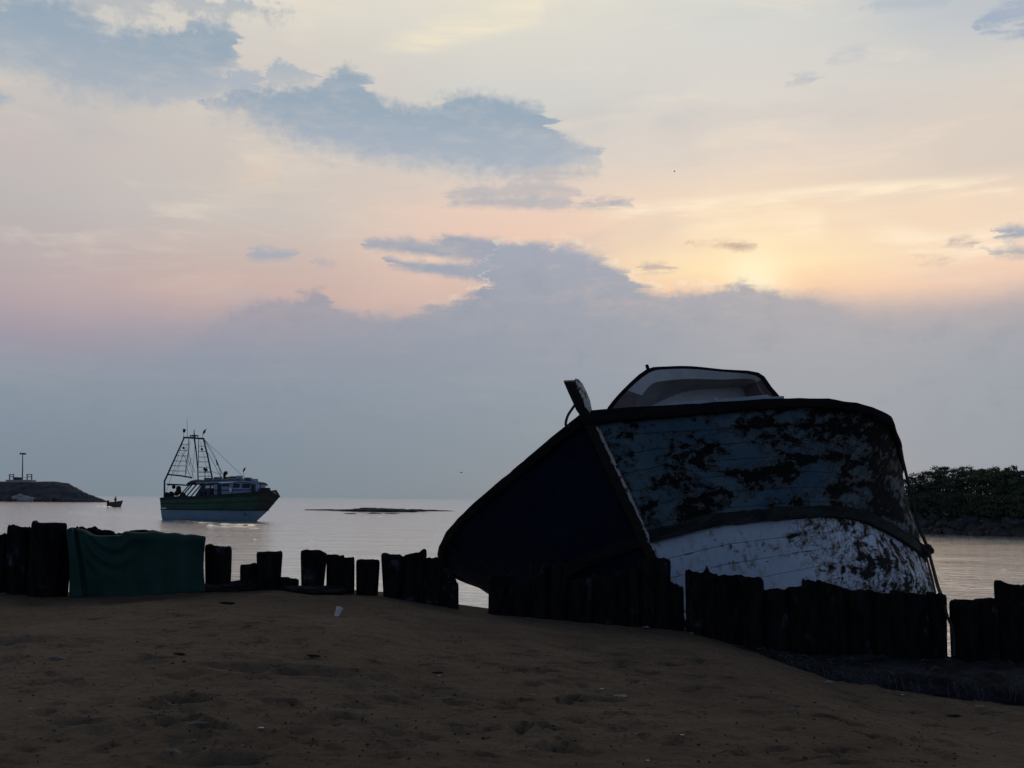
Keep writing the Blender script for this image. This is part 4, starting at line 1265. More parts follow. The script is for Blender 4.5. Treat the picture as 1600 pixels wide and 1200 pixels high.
# ------------------------------------------------------------------ grit: chips of wood, weed and shell too small and too many to count
def build_grit():
    rnd = random.Random(17); mb = MB(); mb2 = MB()
    for k in range(900):
        px, py = rnd.uniform(-20, 1620), 940 + 260 * rnd.random() ** 0.8
        if px > 1000 and py < 960 + (px - 1000) * .23: continue
        d = ray(px, py); t = 5.4 / d.y
        p = CAMP + d * t
        for _ in range(60):
            p = CAMP + d * t
            if p.z < sand_z(p.x, p.y): break
            t += .16 / d.y
        z = sand_z(p.x, p.y) + .004
        a = rnd.uniform(0, 6.3); l = rnd.uniform(.008, .035) * (1.6 if rnd.random() < .1 else 1); w = l * rnd.uniform(.2, .6)
        c, s = math.cos(a), math.sin(a); h = rnd.uniform(.004, .014)
        q = [(l * .5, 0, 0), (0, w * .5, 0), (-l * .5, 0, 0), (0, -w * .5, 0), (0, 0, h)]
        (mb2 if rnd.random() < .16 else mb).add([(p.x + x * c - y * s, p.y + x * s + y * c, z + zz) for x, y, zz in q], [(0, 1, 4), (1, 2, 4), (2, 3, 4), (3, 0, 4), (3, 2, 1, 0)])
    tag(mb.build('dark_grit', M['litter_dark'], loc=(0, 0, 0), smooth=False), 'dark chips of wood and weed strewn over the sand', None, None, 'stuff')
    tag(mb2.build('pale_grit', M['litter_grey'], loc=(0, 0, 0), smooth=False), 'pale shell crumbs strewn over the sand', None, None, 'stuff')


build_grit()


# ------------------------------------------------------------------ the trawler under way
def build_trawler():
    Yc = 118.0; psi = R(14)
    O = onz(335, 813, WATER_Z); O = Vector((O.x, O.y, WATER_Z)); Yc = O.y
    ax = Vector((math.cos(psi), -math.sin(psi), 0)); nr = Vector((-math.sin(psi), -math.cos(psi), 0))   # towards the bow / towards the viewer's side

    def tp(px, py, off=0.0):
        """point of the boat seen at this pixel, off metres to the near side of the keel plane"""
        d = ray(px, py); o = O + nr * off
        t = (o - CAMP).dot(nr) / d.dot(nr)
        return CAMP + d * t

    def loc(px, py, off=0.0):
        p = tp(px, py, off) - O
        return p.dot(ax), p.z
    root = empty('trawler', O, 'green and blue fishing trawler with ladder-like masts, heading right across the water', 'boat')
    B = 2.15
    a0 = loc(249, 800, B * .85)[0]; a1 = loc(437, 776)[0]; ab = loc(404, 812)[0]
    L = a1 - a0
    # sheer line and chine lines taken along the near side
    sh = [(249, 779), (262, 777.5), (280, 776.5), (305, 776.5), (334, 774.5), (365, 772.5), (397, 769.5), (412, 767), (422, 766.5), (430, 771), (437, 776.5)]
    sa = np.array([loc(px, py, B * .9 if px < 400 else B * .5 if px < 425 else 0)[0] for px, py in sh])
    sz = np.array([loc(px, py, B * .9 if px < 400 else B * .5 if px < 425 else 0)[1] for px, py in sh])
    zb = loc(330, 797, B)[1]
    n = 34; S = np.linspace(0, 1, n)

    def half(s, k):
        t = max(0, (s - .5) / .5)
        return B * (.86 + .14 * min(1, s / .3)) * max(0, 1 - t ** k) ** .8
    rows = []
    lev = [(1.0, 1.0), (.93, 1.0), (.80, .99), (.5, .97), (.02, .95), (0, .95), (-.03, .94), (-.4, .92), (-.8, .86), (-1.0, .80), (-1.35, .5), (-1.6, .0)]
    def stem_a(f):       # where the stem is at a given height fraction
        return a1 + (ab - a1) * min(1.25, (1 - f) / 2 * 1.08)
    def side(sd):
        rr = []
        for f, w in lev:
            row = []
            ea = stem_a(f)
            for s in S:
                a = a0 + (ea - a0) * s + .12 * (1 - f) * (1 - s)
                zt = np.interp(a0 + (a1 - a0) * s, sa, sz)
                z = zb + (zt - zb) * f if f >= 0 else zb + (0 - zb) * (-f)
                k = 2.6 if f > 0 else 2.2
                b = half(s, k) * w * (1 - .25 * max(0, s - .6) * (1 - f))
                row.append(O + ax * a + nr * (b * sd) + Vector((0, 0, z)))
            rr.append(row)
        return rr
    hl = MB(); sides = {sd: side(sd) for sd in (1, -1)}
    for sd in (1, -1):
        r = sides[sd]
        o_ = len(hl.f)
        hl.grid(r)
        for q in range(len(lev) - 1):
            for j in range(n - 1):
                f = lev[q][0]
                m = 0 if f > 0.02 else 1
                if f >= .93: m = 2
                elif f == .02 or f == 0: m = 2
                elif S[j] > .84 + .08 * (1 - f) and f > .1: m = 3
                hl.mi[o_ + q * (n - 1) + j] = m
    tr = [p[0] for p in sides[1]] + [p[0] for p in sides[-1]][::-1][1:]
    hl.add(tr, [tuple(range(len(tr)))], 0)
    hull = hl.build('hull', [M['t_green'], M['t_blue'], M['t_dark'], M['t_brown']], root, angle=45)
    dk = MB()
    dk.grid([[sides[1][0][j].lerp(sides[-1][0][j], t) - Vector((0, 0, .45 if S[j] < .9 else .1)) for t in (0.01, .25, .5, .75, .99)] for j in range(n)])
    dk.build('deck', M['deck'], root)
    cr = MB()
    for sd in (1, -1): cr.tube([p + Vector((0, 0, .03)) for p in sides[sd][0]], .075, 6)
    cr.build('bulwark_cap', M['t_dark'], root)
    rb = MB()
    for sd in (1, -1): rb.tube([p + nr * (.05 * sd) for p in sides[sd][4]], .07, 6)
    for sd in (1, -1): rb.tube([p + nr * (.04 * sd) for p in sides[sd][3]], .04, 6)
    rb.build('rub_rail', M['t_dark'], root)
    # stuff heaped on the fore deck
    fd = MB()
    for px, py, w, h in ((398, 768, .8, .5), (404, 766, .7, .55), (412, 765.5, .9, .5), (419, 766, .5, .6)):
        c = tp(px, py); fd.box(c, (w, .9, h), Matrix.Rotation(.3 * px, 3, 'Z'), top=.7)
    fd.build('bow_rail_boards', M['t_brown'], root)
    # cabin
    def slab(poly, off0, off1, mi=0, mb=None):
        mb = mb or MB(); k = len(poly)
        a = [tp(px, py, off0) for px, py in poly]
        b = [p + nr * (off1 - off0) for p in a]
        mb.add(a + b, [tuple(range(k)), tuple(range(k, 2 * k))[::-1]] + [(i, (i + 1) % k, k + (i + 1) % k, k + i) for i in range(k)], mi)
        return mb
    slab([(334, 776), (334, 756), (352, 754), (372, 753), (392, 754), (399, 757), (399, 773), (380, 776)], 1.25, -1.25).build('cabin', M['t_wall'], root, angle=30)
    dw = slab([(303, 777), (316, 756), (336, 754), (336, 777)], 1.15, -1.15)
    dw.build('engine_casing', M['t_steel'], root, angle=30)
    for x0, x1 in ((321, 328), (330, 333.5)):
        slab([(x0, 763), (x0, 759), (x1, 758.5), (x1, 762.5)], 1.19, 1.16).build('casing_opening', M['t_white'], root)
    for x0, x1, y0, y1 in ((364, 374, 755.5, 762), (378, 390, 756, 762.5), (347, 358, 756, 760)):
        slab([(x0, y1), (x0 + .5, y0), (x1, y0 + .4), (x1, y1)], 1.29, 1.26).build('window', M['glass'], root)
    slab([(334, 767), (334, 765.5), (399, 764.5), (399, 766)], 1.30, 1.25).build('cabin_moulding', M['t_steel'], root)
    fe = MB(); fe.tube([tp(360.5, 762, 1.35), tp(360.5, 764, 1.38), tp(360.3, 768, 1.38), tp(360.2, 770, 1.35)], [.07, .16, .16, .08], 8)
    fe.build('fender', M['t_white'], root)
    # canopy roof with a lumpy load
    ro = MB(); rr = []
    rp = [(303, 755.5), (306, 752), (312, 750), (322, 749.8), (334, 749.4), (350, 748.6), (362, 748.2), (374, 747.2), (383, 748.2), (392, 750.6), (401, 752.6), (408, 754)]
    for off in (-1.7, -1.2, -.4, .4, 1.2, 1.7):
        row = []
        for i, (px, py) in enumerate(catmull(rp, 3)):
            p = tp(px, py, 0) + nr * off
            p.z += .10 * mnoise.noise(p * 1.3) - (.16 if abs(off) > 1.5 else 0)
            row.append(p)
        rr.append(row)
    ro.grid(rr); lo = [[p - Vector((0, 0, .16)) for p in r] for r in rr]
    ro.grid(lo)
    for k in (0, -1): ro.grid([rr[k], lo[k]])
    ro.grid([[r[0] for r in rr], [r[0] for r in lo]]); ro.grid([[r[-1] for r in rr], [r[-1] for r in lo]])
    canopy = ro.build('canopy', M['t_roof'], root, angle=40)
    va = slab([(306, 753.6), (330, 752.6), (362, 751.2), (384, 751.6), (404, 755.5), (404, 757.2), (384, 753.4), (362, 753.0), (330, 754.4), (306, 755.4)], 1.72, 1.68)
    va.build('valance', M['t_wall'], canopy)
    for px, y0, y1 in ((399, 756, 771), (393, 755, 771), (407, 757, 769), (340, 752, 775), (316, 753, 776)):
        for off in (1.5, -1.5):
            ps = MB(); ps.tube([tp(px, y0, off), tp(px, y1, off)], .045, 5); ps.build('canopy_post', M['t_steel'], root)
    # clutter: boxes, drums and rolled nets on the roof and about the deck
    rc = random.Random(4)
    for px, py, w, h in ((326, 748.6, .9, .28), (340, 747.8, .7, .35), (345, 747.2, .4, .4), (358, 746.8, .8, .25), (366, 746.2, 1.0, .3), (374, 745.6, .8, .35), (388, 748.2, .6, .3), (392, 749.6, .9, .22), (398, 750.8, .5, .4)):
        cb = MB(); cb.box(tp(px, py, rc.uniform(-.8, .8)), (w, .8, h), Matrix.Rotation(rc.uniform(-.5, .5), 3, 'Z'), top=.8); cb.build('roof_load', M['t_roof'] if rc.random() < .6 else M['t_wall'], root, angle=30)
    for px, py, r, h in ((312, 773.5, .26, .8), (318, 772, .22, .7), (326, 773, .28, .8), (331, 770, .2, .9)):
        c = tp(px, py, 1.25); db = MB(); db.tube([c - Vector((0, 0, h / 2)), c, c + Vector((0, 0, h / 2))], [r, r * 1.05, r], 10); db.build('drum', M['rubber'] if px % 2 else M['t_steel'], root)
    for px, py, w in ((262, 774.5, .8), (268, 773, .6), (286, 774.5, .7)):
        nb_ = MB(); c = tp(px, py, .3)
        nb_.tube([c - ax * w * .5, c - ax * w * .2 + Vector((0, 0, .1)), c + ax * w * .2 + Vector((0, 0, .06)), c + ax * w * .5], [.12, .34, .30, .1], 9); nb_.build('net_pile', M['rubber'], root)
    for x0, x1 in ((340, 346), (392, 398)):
        slab([(x0, 775), (x0, 756.5), (x1, 756.5), (x1, 775)], 1.28, 1.255).build('cabin_door', M['t_steel'], root)
    # slanting struts of the after frame
    for k, (x0, x1, w) in enumerate(((280, 298, .11), (284.5, 302, .13), (291.5, 309, .13), (298.5, 316, .12), (305, 320, .11))):
        for off in (1.0, -1.0):
            fm = MB(); fm.beam(tp(x0, 775.5, off), tp(x1, 755, off), w); fm.build('slanting_strut', M['t_steel'], root)
    # gantry
    gt = MB()
    gt.tube([tp(257, 777, .9), tp(257, 752, .9), tp(288, 683.5, .35)], [.12, .11, .09], 8)
    gt.tube([tp(257, 777, -.9), tp(257, 752, -.9), tp(288, 683.5, -.35)], [.10, .09, .08], 8)
    for off in (.35, -.35):
        gt.tube([tp(286.5, 683.5, off), tp(303, 684.5, off), tp(319, 685.5, off)], .11, 8)
        gt.tube([tp(318, 685.5, off), tp(325, 715, off * 1.6), tp(332, 749, off * 2.4)], [.10, .10, .10], 8)
    gt.tube([tp(288, 683.5, .4), tp(288, 683.5, -.4)], .09, 7); gt.tube([tp(318, 685.5, .4), tp(318, 685.5, -.4)], .09, 7)
    gt.tube([tp(263, 741.5, .7), tp(283, 743.5, .7), tp(300, 746.5, .7)], .09, 7)
    gt.build('gantry', M['t_steel'], root)
    ms = MB()
    ms.tube([tp(303.3, 671), tp(303.5, 684), tp(306.5, 706), tp(309, 733), tp(309.5, 752)], [.035, .10, .085, .075, .075], 7)
    ms.tube([tp(310.5, 686), tp(310, 715), tp(309, 752)], .045, 6)
    for x in (298, 301, 305, 309):
        ms.tube([tp(x, 683), tp(x + .3, 680.5)], .07, 6)
    ms.tube([tp(296.5, 681), tp(303, 680), tp(310, 681)], .07, 6)
    ms.build('mast', M['t_steel'], root)
    # the two rope ladders inside the gantry
    la = MB()
    la.tube([tp(295, 685.5, .5), tp(294, 706, .5), tp(290.5, 728, .5), tp(289.5, 744, .5)], .04, 6)
    for y in (694, 703, 711.5, 719.5, 727, 735):
        t = (y - 684) / (742 - 684); xl = 288 - (288 - 262.5) * t; xr = np.interp(y, [685, 706, 728, 744], [295, 294, 290.5, 289.5])
        la.tube([tp(xl, y + .5, .6), tp((xl + xr) / 2, y + 1.0, .6), tp(xr, y + .8, .5)], .034, 6)
    la.build('ladder', M['t_steel'], root)
    lb = MB()
    for y in (697, 705, 714, 721.5, 730, 738, 744):
        t = (y - 685) / (749 - 685); xr = 318 + 14 * t
        lb.tube([tp(310, y, .3), tp((310 + xr) / 2, y + .3, .35), tp(xr, y, .45)], .034, 6)
    lb.build('ladder', M['t_steel'], root)
    # stays and braces
    stn = MB()
    for pts in (((319, 686), (331, 704), (339, 720), (347, 742)), ((339, 720), (344, 738), (345.5, 746)), ((320, 700), (331, 718), (345, 745)), ((290.5, 728), (296.5, 742), (300, 748)),
                ((294.5, 706), (298, 722), (304, 738)), ((299, 716), (295, 728)), ((297, 690), (291, 740)), ((310, 736), (332, 737), (343, 741)), ((283, 707), (290, 715), (291, 728))):
        stn.tube([tp(*p) for p in pts], .028, 5)
    for pts in (((293, 700), (270, 742)), ((296, 688), (285, 712), (276, 741)), ((313, 690), (327, 748)), ((305, 690), (300, 746)), ((319, 687), (352, 747)), ((288, 684), (257, 777)), ((318, 686), (385, 749)), ((292, 712), (297, 728), (303, 748))):
        stn.tube([tp(p[0], p[1], -.3) for p in pts], .02, 5)
    stn.tube([tp(338, 719), tp(339.5, 727)], .07, 6)
    stn.build('rigging', M['t_wire'], root)
    for x, y in ((287, 700), (315.5, 702)):
        wk = MB(); wk.tube([tp(x - .8, y - 2, .3), tp(x, y, .3), tp(x + .5, y + 2, .3)], [.06, .17, .05], 8)
        wk.build('pulley_block', M['rubber'], root)
    an = MB(); an.tube([tp(292.2, 653), tp(292.6, 668), tp(292.5, 684)], [.014, .022, .03], 5); an.build('whip_aerial', M['t_wire'], root)

    def flag(px, py, foot, w, h, m, ang):
        st = MB(); st.tube([tp(*foot), tp(px, py)], .022, 5); pole = st.build('flagstaff', M['t_wire'], root)
        fl = MB(); a, b = tp(px, py), None; rr = []
        for i in range(6):
            u = i / 5
            rr.append([a + ax * (w * u * math.cos(ang)) + Vector((0, 0, w * u * math.sin(ang) - h * v)) + nr * (.10 * math.sin(u * 5 + v * 2)) for v in (0, .5, 1)])
        fl.grid(rr); f = fl.build('flag', M[m], pole)
        s_ = f.modifiers.new('cloth', 'SOLIDIFY'); s_.thickness = .02
    flag(286.4, 669.5, (287, 683), .30, .45, 'flag', -.3)
    flag(317.4, 675, (316, 685), .55, .35, 'flag', .9)
    flag(380, 734, (382, 750), .45, .30, 'flag', .9)
    ex = MB(); ex.tube([tp(350.2, 749), tp(350.6, 744), tp(351.2, 741), tp(352.4, 739), tp(354.6, 738.5)], [.13, .15, .20, .24, .20], 10)
    ex.build('exhaust_cowl', M['rubber'], root)
    lm = MB(); lm.tube([tp(320.3, 748), tp(320.3, 738)], .05, 6); lm.box(tp(321, 733.5), (.45, .35, .30), Matrix.Rotation(.4, 3, 'Y')); lm.tube([tp(320.3, 738), tp(320.8, 734)], .10, 6)
    lm.build('work_lamp', M['rubber'], root)
    aw = slab([(258.5, 755.5), (272, 756), (285, 757.5), (285, 759), (272, 757.6), (262, 758.5)], .9, -.9); aw.build('stern_awning', M['t_brown'], root)
    gear = MB()
    for px, py, r in ((271.5, 761, .22), (279, 763, .30), (279, 768, .34), (276, 771, .3), (268, 774, .35)):
        c = tp(px, py, .2); gear.tube([c - Vector((0, 0, r)), c - Vector((0, 0, r * .5)), c + Vector((0, 0, r * .5)), c + Vector((0, 0, r))], [r * .5, r, r * .95, r * .4], 9)
    gear.build('winch', M['rubber'], root)
    ty = []
    for k, z in enumerate((.55, 1.15, 1.7)):
        c = O + ax * (a0 - .08) + Vector((0, 0, z + .55)) + nr * (.9)
        t = MB(); rg = [c + Vector((0, 0, .22 * math.sin(q))) + nr * (.22 * math.cos(q)) for q in np.linspace(0, 2 * math.pi, 13)]
        t.tube(rg, .075, 7, cap=False); t.build('tyre_fender', M['rubber'], root)
    hk = MB(); c0 = tp(381, 799, B * .72)
    hk.tube([tp(383, 801, B * .70), tp(381.5, 803, B * .72), tp(383, 805, B * .72), tp(386, 804, B * .7)], .05, 6)
    hk.build('hull_mark', M['t_dark'], root)
    nb = MB(); nb.beam(tp(252, 794.5, B * .92), tp(259.5, 793.8, B * .95), .05, .10); nb.build('name_board', M['t_white'], root)


build_trawler()


# ------------------------------------------------------------------ small open boat and its helmsman
def build_skiff():
    O = onz(180, 792, WATER_Z)
    ax = Vector((1, -.15, 0)).normalized(); nr = Vector((-.15, -1, 0)).normalized()
    k = O.y / F                     # metres per pixel
    Ls, H = 25 * k, 9.0 * k
    root = empty('skiff', O, 'small brown open motor boat carrying one man past the end of the breakwater', 'boat')
    mb = MB(); lev = [(1, 1.0), (.55, .92), (0, .7), (-.25, 0)]
    rr = {1: [], -1: []}
    for sd in (1, -1):
        for f, w in lev:
            row = []
            for s in np.linspace(0, 1, 16):
                a = (-.5 + s * (1 - .12 * (1 - f))) * Ls
                b = .75 * w * (.8 + .2 * min(1, s / .3)) * max(0, 1 - max(0, (s - .45) / .55) ** 2.2)
                z = H * f * (.78 + .3 * s ** 2) if f > 0 else H * f
                row.append(O + ax * a + nr * (b * sd) + Vector((0, 0, z)))
            rr[sd].append(row)
        mb.grid(rr[sd])
    tr = [r[0] for r in rr[1]] + [r[0] for r in rr[-1]][::-1][1:]
    mb.add(tr, [tuple(range(len(tr)))])
    mb.build('hull', M['skiff'], root, angle=45)
    gw = MB()
    for sd in (1, -1): gw.tube(rr[sd][0], .05, 6)
    gw.build('gunwale', M['oldwood'], root)
    for s in (3, 8, 11):
        a, b = rr[1][0][s], rr[-1][0][s]
        th = MB(); th.beam(a.lerp(b, .03) - Vector((0, 0, .25)), a.lerp(b, .97) - Vector((0, 0, .25)), .25, .05); th.build('thwart', M['oldwood'], root)
    om = MB(); c = O - ax * (Ls * .49)
    om.box(c + Vector((0, 0, H * .95)), (.45, .35, .5), top=.75); om.box(c - ax * .15 + Vector((0, 0, H * .35)), (.14, .12, .9))
    om.tube([c + Vector((0, 0, H * .95)), c + ax * .9 + Vector((0, 0, H * 1.05))], .03, 5)
    om.build('outboard_motor', M['rubber'], root)
    # helmsman standing at the stern, one hand on the tiller
    base = O - ax * (.3 * k) + Vector((0, 0, H * .42))
    P = {'pelvis': (0, 0, .86), 'chest': (0.02, 0, 1.22), 'neck': (.03, 0, 1.47), 'head': (.05, 0, 1.60), 'top': (.05, 0, 1.74),
         'sl': (.02, .19, 1.40), 'el': (-.10, .25, 1.12), 'hl': (-.34, .20, .98), 'sr': (.02, -.19, 1.40), 'er': (.06, -.25, 1.12), 'hr': (.14, -.22, .88),
         'kl': (.05, .11, .46), 'fl': (0, .12, .06), 'tl': (.16, .13, .03), 'kr': (.06, -.11, .46), 'fr': (.02, -.12, .06), 'tr': (.18, -.13, .03), 'hipl': (0, .10, .82), 'hipr': (0, -.10, .82)}
    rad = {'pelvis': .15, 'chest': .17, 'neck': .06, 'head': .10, 'top': .07, 'sl': .07, 'el': .048, 'hl': .038, 'sr': .07, 'er': .048, 'hr': .038, 'kl': .062, 'fl': .045, 'tl': .035, 'kr': .062, 'fr': .045, 'tr': .035, 'hipl': .095, 'hipr': .095}
    E = [('pelvis', 'chest'), ('chest', 'neck'), ('neck', 'head'), ('head', 'top'), ('chest', 'sl'), ('sl', 'el'), ('el', 'hl'), ('chest', 'sr'), ('sr', 'er'), ('er', 'hr'), ('pelvis', 'hipl'), ('hipl', 'kl'), ('kl', 'fl'), ('fl', 'tl'), ('pelvis', 'hipr'), ('hipr', 'kr'), ('kr', 'fr'), ('fr', 'tr')]
    nm = list(P)
    me = bpy.data.meshes.new('body')
    me.from_pydata([(ax * P[q][0] * 1.25 + nr * P[q][1] * 1.25 + Vector((0, 0, P[q][2]))) * 1.12 for q in nm], [(nm.index(a), nm.index(b)) for a, b in E], [])
    me.materials.append(M['shirt'])
    o = bpy.data.objects.new('person', me); COL.objects.link(o); o.location = base
    tag(o, 'man in a dull shirt standing in the small open boat', 'person')
    sk = o.modifiers.new('skin', 'SKIN')
    for q, sv in zip(nm, me.skin_vertices[0].data):
        sv.radius = (rad[q] * 1.5, rad[q] * 1.5); sv.use_root = (q == 'pelvis')
    ss = o.modifiers.new('smooth', 'SUBSURF'); ss.levels = 1; ss.render_levels = 2
    hb = MB(); h = base + ax * .06 + Vector((0, 0, 1.90))
    hb.grid([[h + Vector((math.cos(t) * r, math.sin(t) * r, z)) for t in np.linspace(0, 2 * math.pi, 10, endpoint=False)] for r, z in ((.18, -.02), (.19, .05), (.15, .13), (.04, .17))], closed=True)
    ha = hb.build('hair', M['hair'], loc=base); ha.parent = o; ha.location = (0, 0, 0)


build_skiff()


# ------------------------------------------------------------------ breakwater with its light mast
def build_breakwater():
    Yb = 430.0; k = Yb / F
    prof = [(-900, 745), (-300, 748), (-80, 750), (0, 751.5), (40, 751.5), (66, 754), (85, 760), (105, 768), (125, 774), (142, 779), (153, 782.5), (160, 785)]
    rows = []
    pts = catmull(prof, 10)
    xs = []
    for px, py in pts:
        p = at(px, py, Yb); xs.append((p.x, p.z))
    prf = [(-1.0, 0), (-.8, .28), (-.55, .55), (-.3, .85), (-.12, .98), (.1, 1.0), (.4, .8), (.8, .3), (1.05, -.02)]
    fine = catmull(prf, 5)
    for x, zt in xs:
        h = max(0.05, zt - WATER_Z); w = 6 + h * 1.9
        row = []
        for f, g_ in fine:
            nz = .9 * mnoise.fractal(Vector((x * .10, f * 3, 1)), .8, 2, 4) * min(1, h / 3) + .5 * mnoise.noise(Vector((x * .55, f * 9, 4))) * min(1, h / 4)
            row.append(Vector((x + .3 * nz, Yb + w + f * w - w * .0, WATER_Z - .4 + (h + .4) * g_ + (nz * .8 if 0 < g_ < .99 else nz * .3))))
        rows.append(row)
    mb = MB(); mb.grid(rows)
    o = mb.build('breakwater', M['mound'], angle=25)
    tag(o, 'dark rubble breakwater sloping down to the water at the far left', 'breakwater')
    rnd = random.Random(9)
    mes = [blob_mesh(40 + i, M['rock'], .35, 2) for i in range(3)]; pale = [blob_mesh(50 + i, M['palerock'], .35, 2) for i in range(2)]

    def rock(px, py, w, h, me, label, Y=None):
        p = onz(px, py, WATER_Z); 
        q = bpy.data.objects.new('boulder', me); COL.objects.link(q); q.location = (p.x, (Y or p.y), WATER_Z + h * .25); q.scale = (w / 2, w * .35, h / 2); q.rotation_euler = (0, 0, rnd.uniform(0, 6))
        tag(q, label, 'boulder', 'boulders along the breakwater')
    for k_ in range(46):
        px = rnd.uniform(-60, 150)
        rock(px, 783.6 + rnd.uniform(-.2, .5), rnd.uniform(2.5, 6), rnd.uniform(1.2, 3.2), rnd.choice(mes), 'dark boulder at the waterline of the far breakwater', Yb + rnd.uniform(-3, 3))
    for px, w, h in ((12, 7, 3.6), (18, 5, 4.5), (52, 6, 3.6), (60, 8, 3.2), (66, 9, 2.6), (76, 6, 2.0), (97, 6, 2.4)):
        rock(px, 783.8, w, h, rnd.choice(pale), 'pale wet boulder at the waterline of the far breakwater', Yb - 2 + rnd.uniform(-2, 1))
    rock(157, 784, 3.2, 2.0, mes[0], 'lone rock standing just off the tip of the breakwater', Yb)
    # light mast
    foot = at(35, 752, Yb + 8); root = empty('light_mast', foot, 'tall lamp mast with floodlights on top of the breakwater', 'lamp post')
    top = at(35.5, 709, Yb + 8)
    mb = MB(); mb.tube([foot - Vector((0, 0, 1)), foot.lerp(top, .5), top], [.30, .24, .18], 8); mb.build('pole', M['pole'], root)
    mb = MB(); mb.beam(top + Vector((-1.0, 0, .1)), top + Vector((1.0, 0, .1)), .18); mb.build('crossbar', M['pole'], root)
    for dx, w in ((-.85, .8), (.1, .7), (.95, 1.2)):
        mb = MB(); mb.box(top + Vector((dx, -.2, .05 if dx < .5 else .0)), (w, .6, .65), Matrix.Rotation(.35, 3, 'X'), top=.75); mb.build('floodlight', M['pole'], root)
    # viewing platform
    c = at(33, 751, Yb + 8); root = empty('viewing_platform', c, 'pale railed platform around the foot of the lamp mast', 'platform')
    mb = MB(); mb.box(c + Vector((0, 0, -.2)), (11, 5, 1.0)); mb.build('base', M['concrete'], root, smooth=False)
    mb = MB(); mb.box(at(28, 748.5, Yb + 7), (3.6, 2, 1.4), top=.9); mb.build('plinth', M['rock'], root, smooth=False)
    for px in (15, 21, 42.5, 49.5):
        a = at(px, 751, Yb + 5.6); b = at(px, 740.5, Yb + 5.6)
        mb = MB(); mb.beam(a, b, .42); mb.build('post', M['concrete'], root, smooth=False)
    for x0, x1 in ((14.5, 22), (42, 50)):
        for y in (741.5, 745):
            mb = MB(); mb.beam(at(x0, y, Yb + 5.6), at(x1, y, Yb + 5.6), .3, .35); mb.build('rail', M['concrete'], root, smooth=False)
    mb = MB(); mb.beam(at(22, 745.5, Yb + 5.6), at(42, 746.5, Yb + 5.6), .12); mb.build('rail', M['concrete'], root, smooth=False)


build_breakwater()

# ------------------------------------------------------------------ shoal of rocks awash in mid channel
for i, (px, py, w, h, lb) in enumerate((
        (578, 799.5, 8.0, 1.3, 'largest flat rock of the shoal in mid channel'), (598, 800, 7.0, 1.25, 'second large rock joined to the right of the shoal centre'),
        (556, 799, 6.0, .8, 'low rock left of the shoal centre'), (620, 799.8, 8.0, 1.0, 'long low rock on the right half of the shoal'),
        (644, 799, 7.0, .75, 'low rock near the right end of the shoal'), (534, 798.2, 6.0, .5, 'rock awash on the left half of the shoal'),
        (668, 798.5, 6.5, .45, 'rock awash at the right end of the shoal'), (510, 797.5, 5.0, .45, 'small rock awash at the left end of the shoal'),
        (692, 798.5, 5.0, .28, 'barely showing rock at the far right of the shoal'), (490, 797.2, 4.0, .3, 'barely showing rock at the far left of the shoal'),
        (548, 803, 2.0, .22, 'small rock awash in front of the left half of the shoal'), (585, 802.6, 2.6, .25, 'small rock awash in front of the shoal centre'), (612, 802.8, 2.2, .22, 'small rock awash in front of the right half of the shoal'))):
    lump('shoal_rock', px, py, w, h * .85, M['rock'], lb, 'rock', 60 + i, 'rocks of the shoal', d=w * .55, on=WATER_Z, sink=.25)


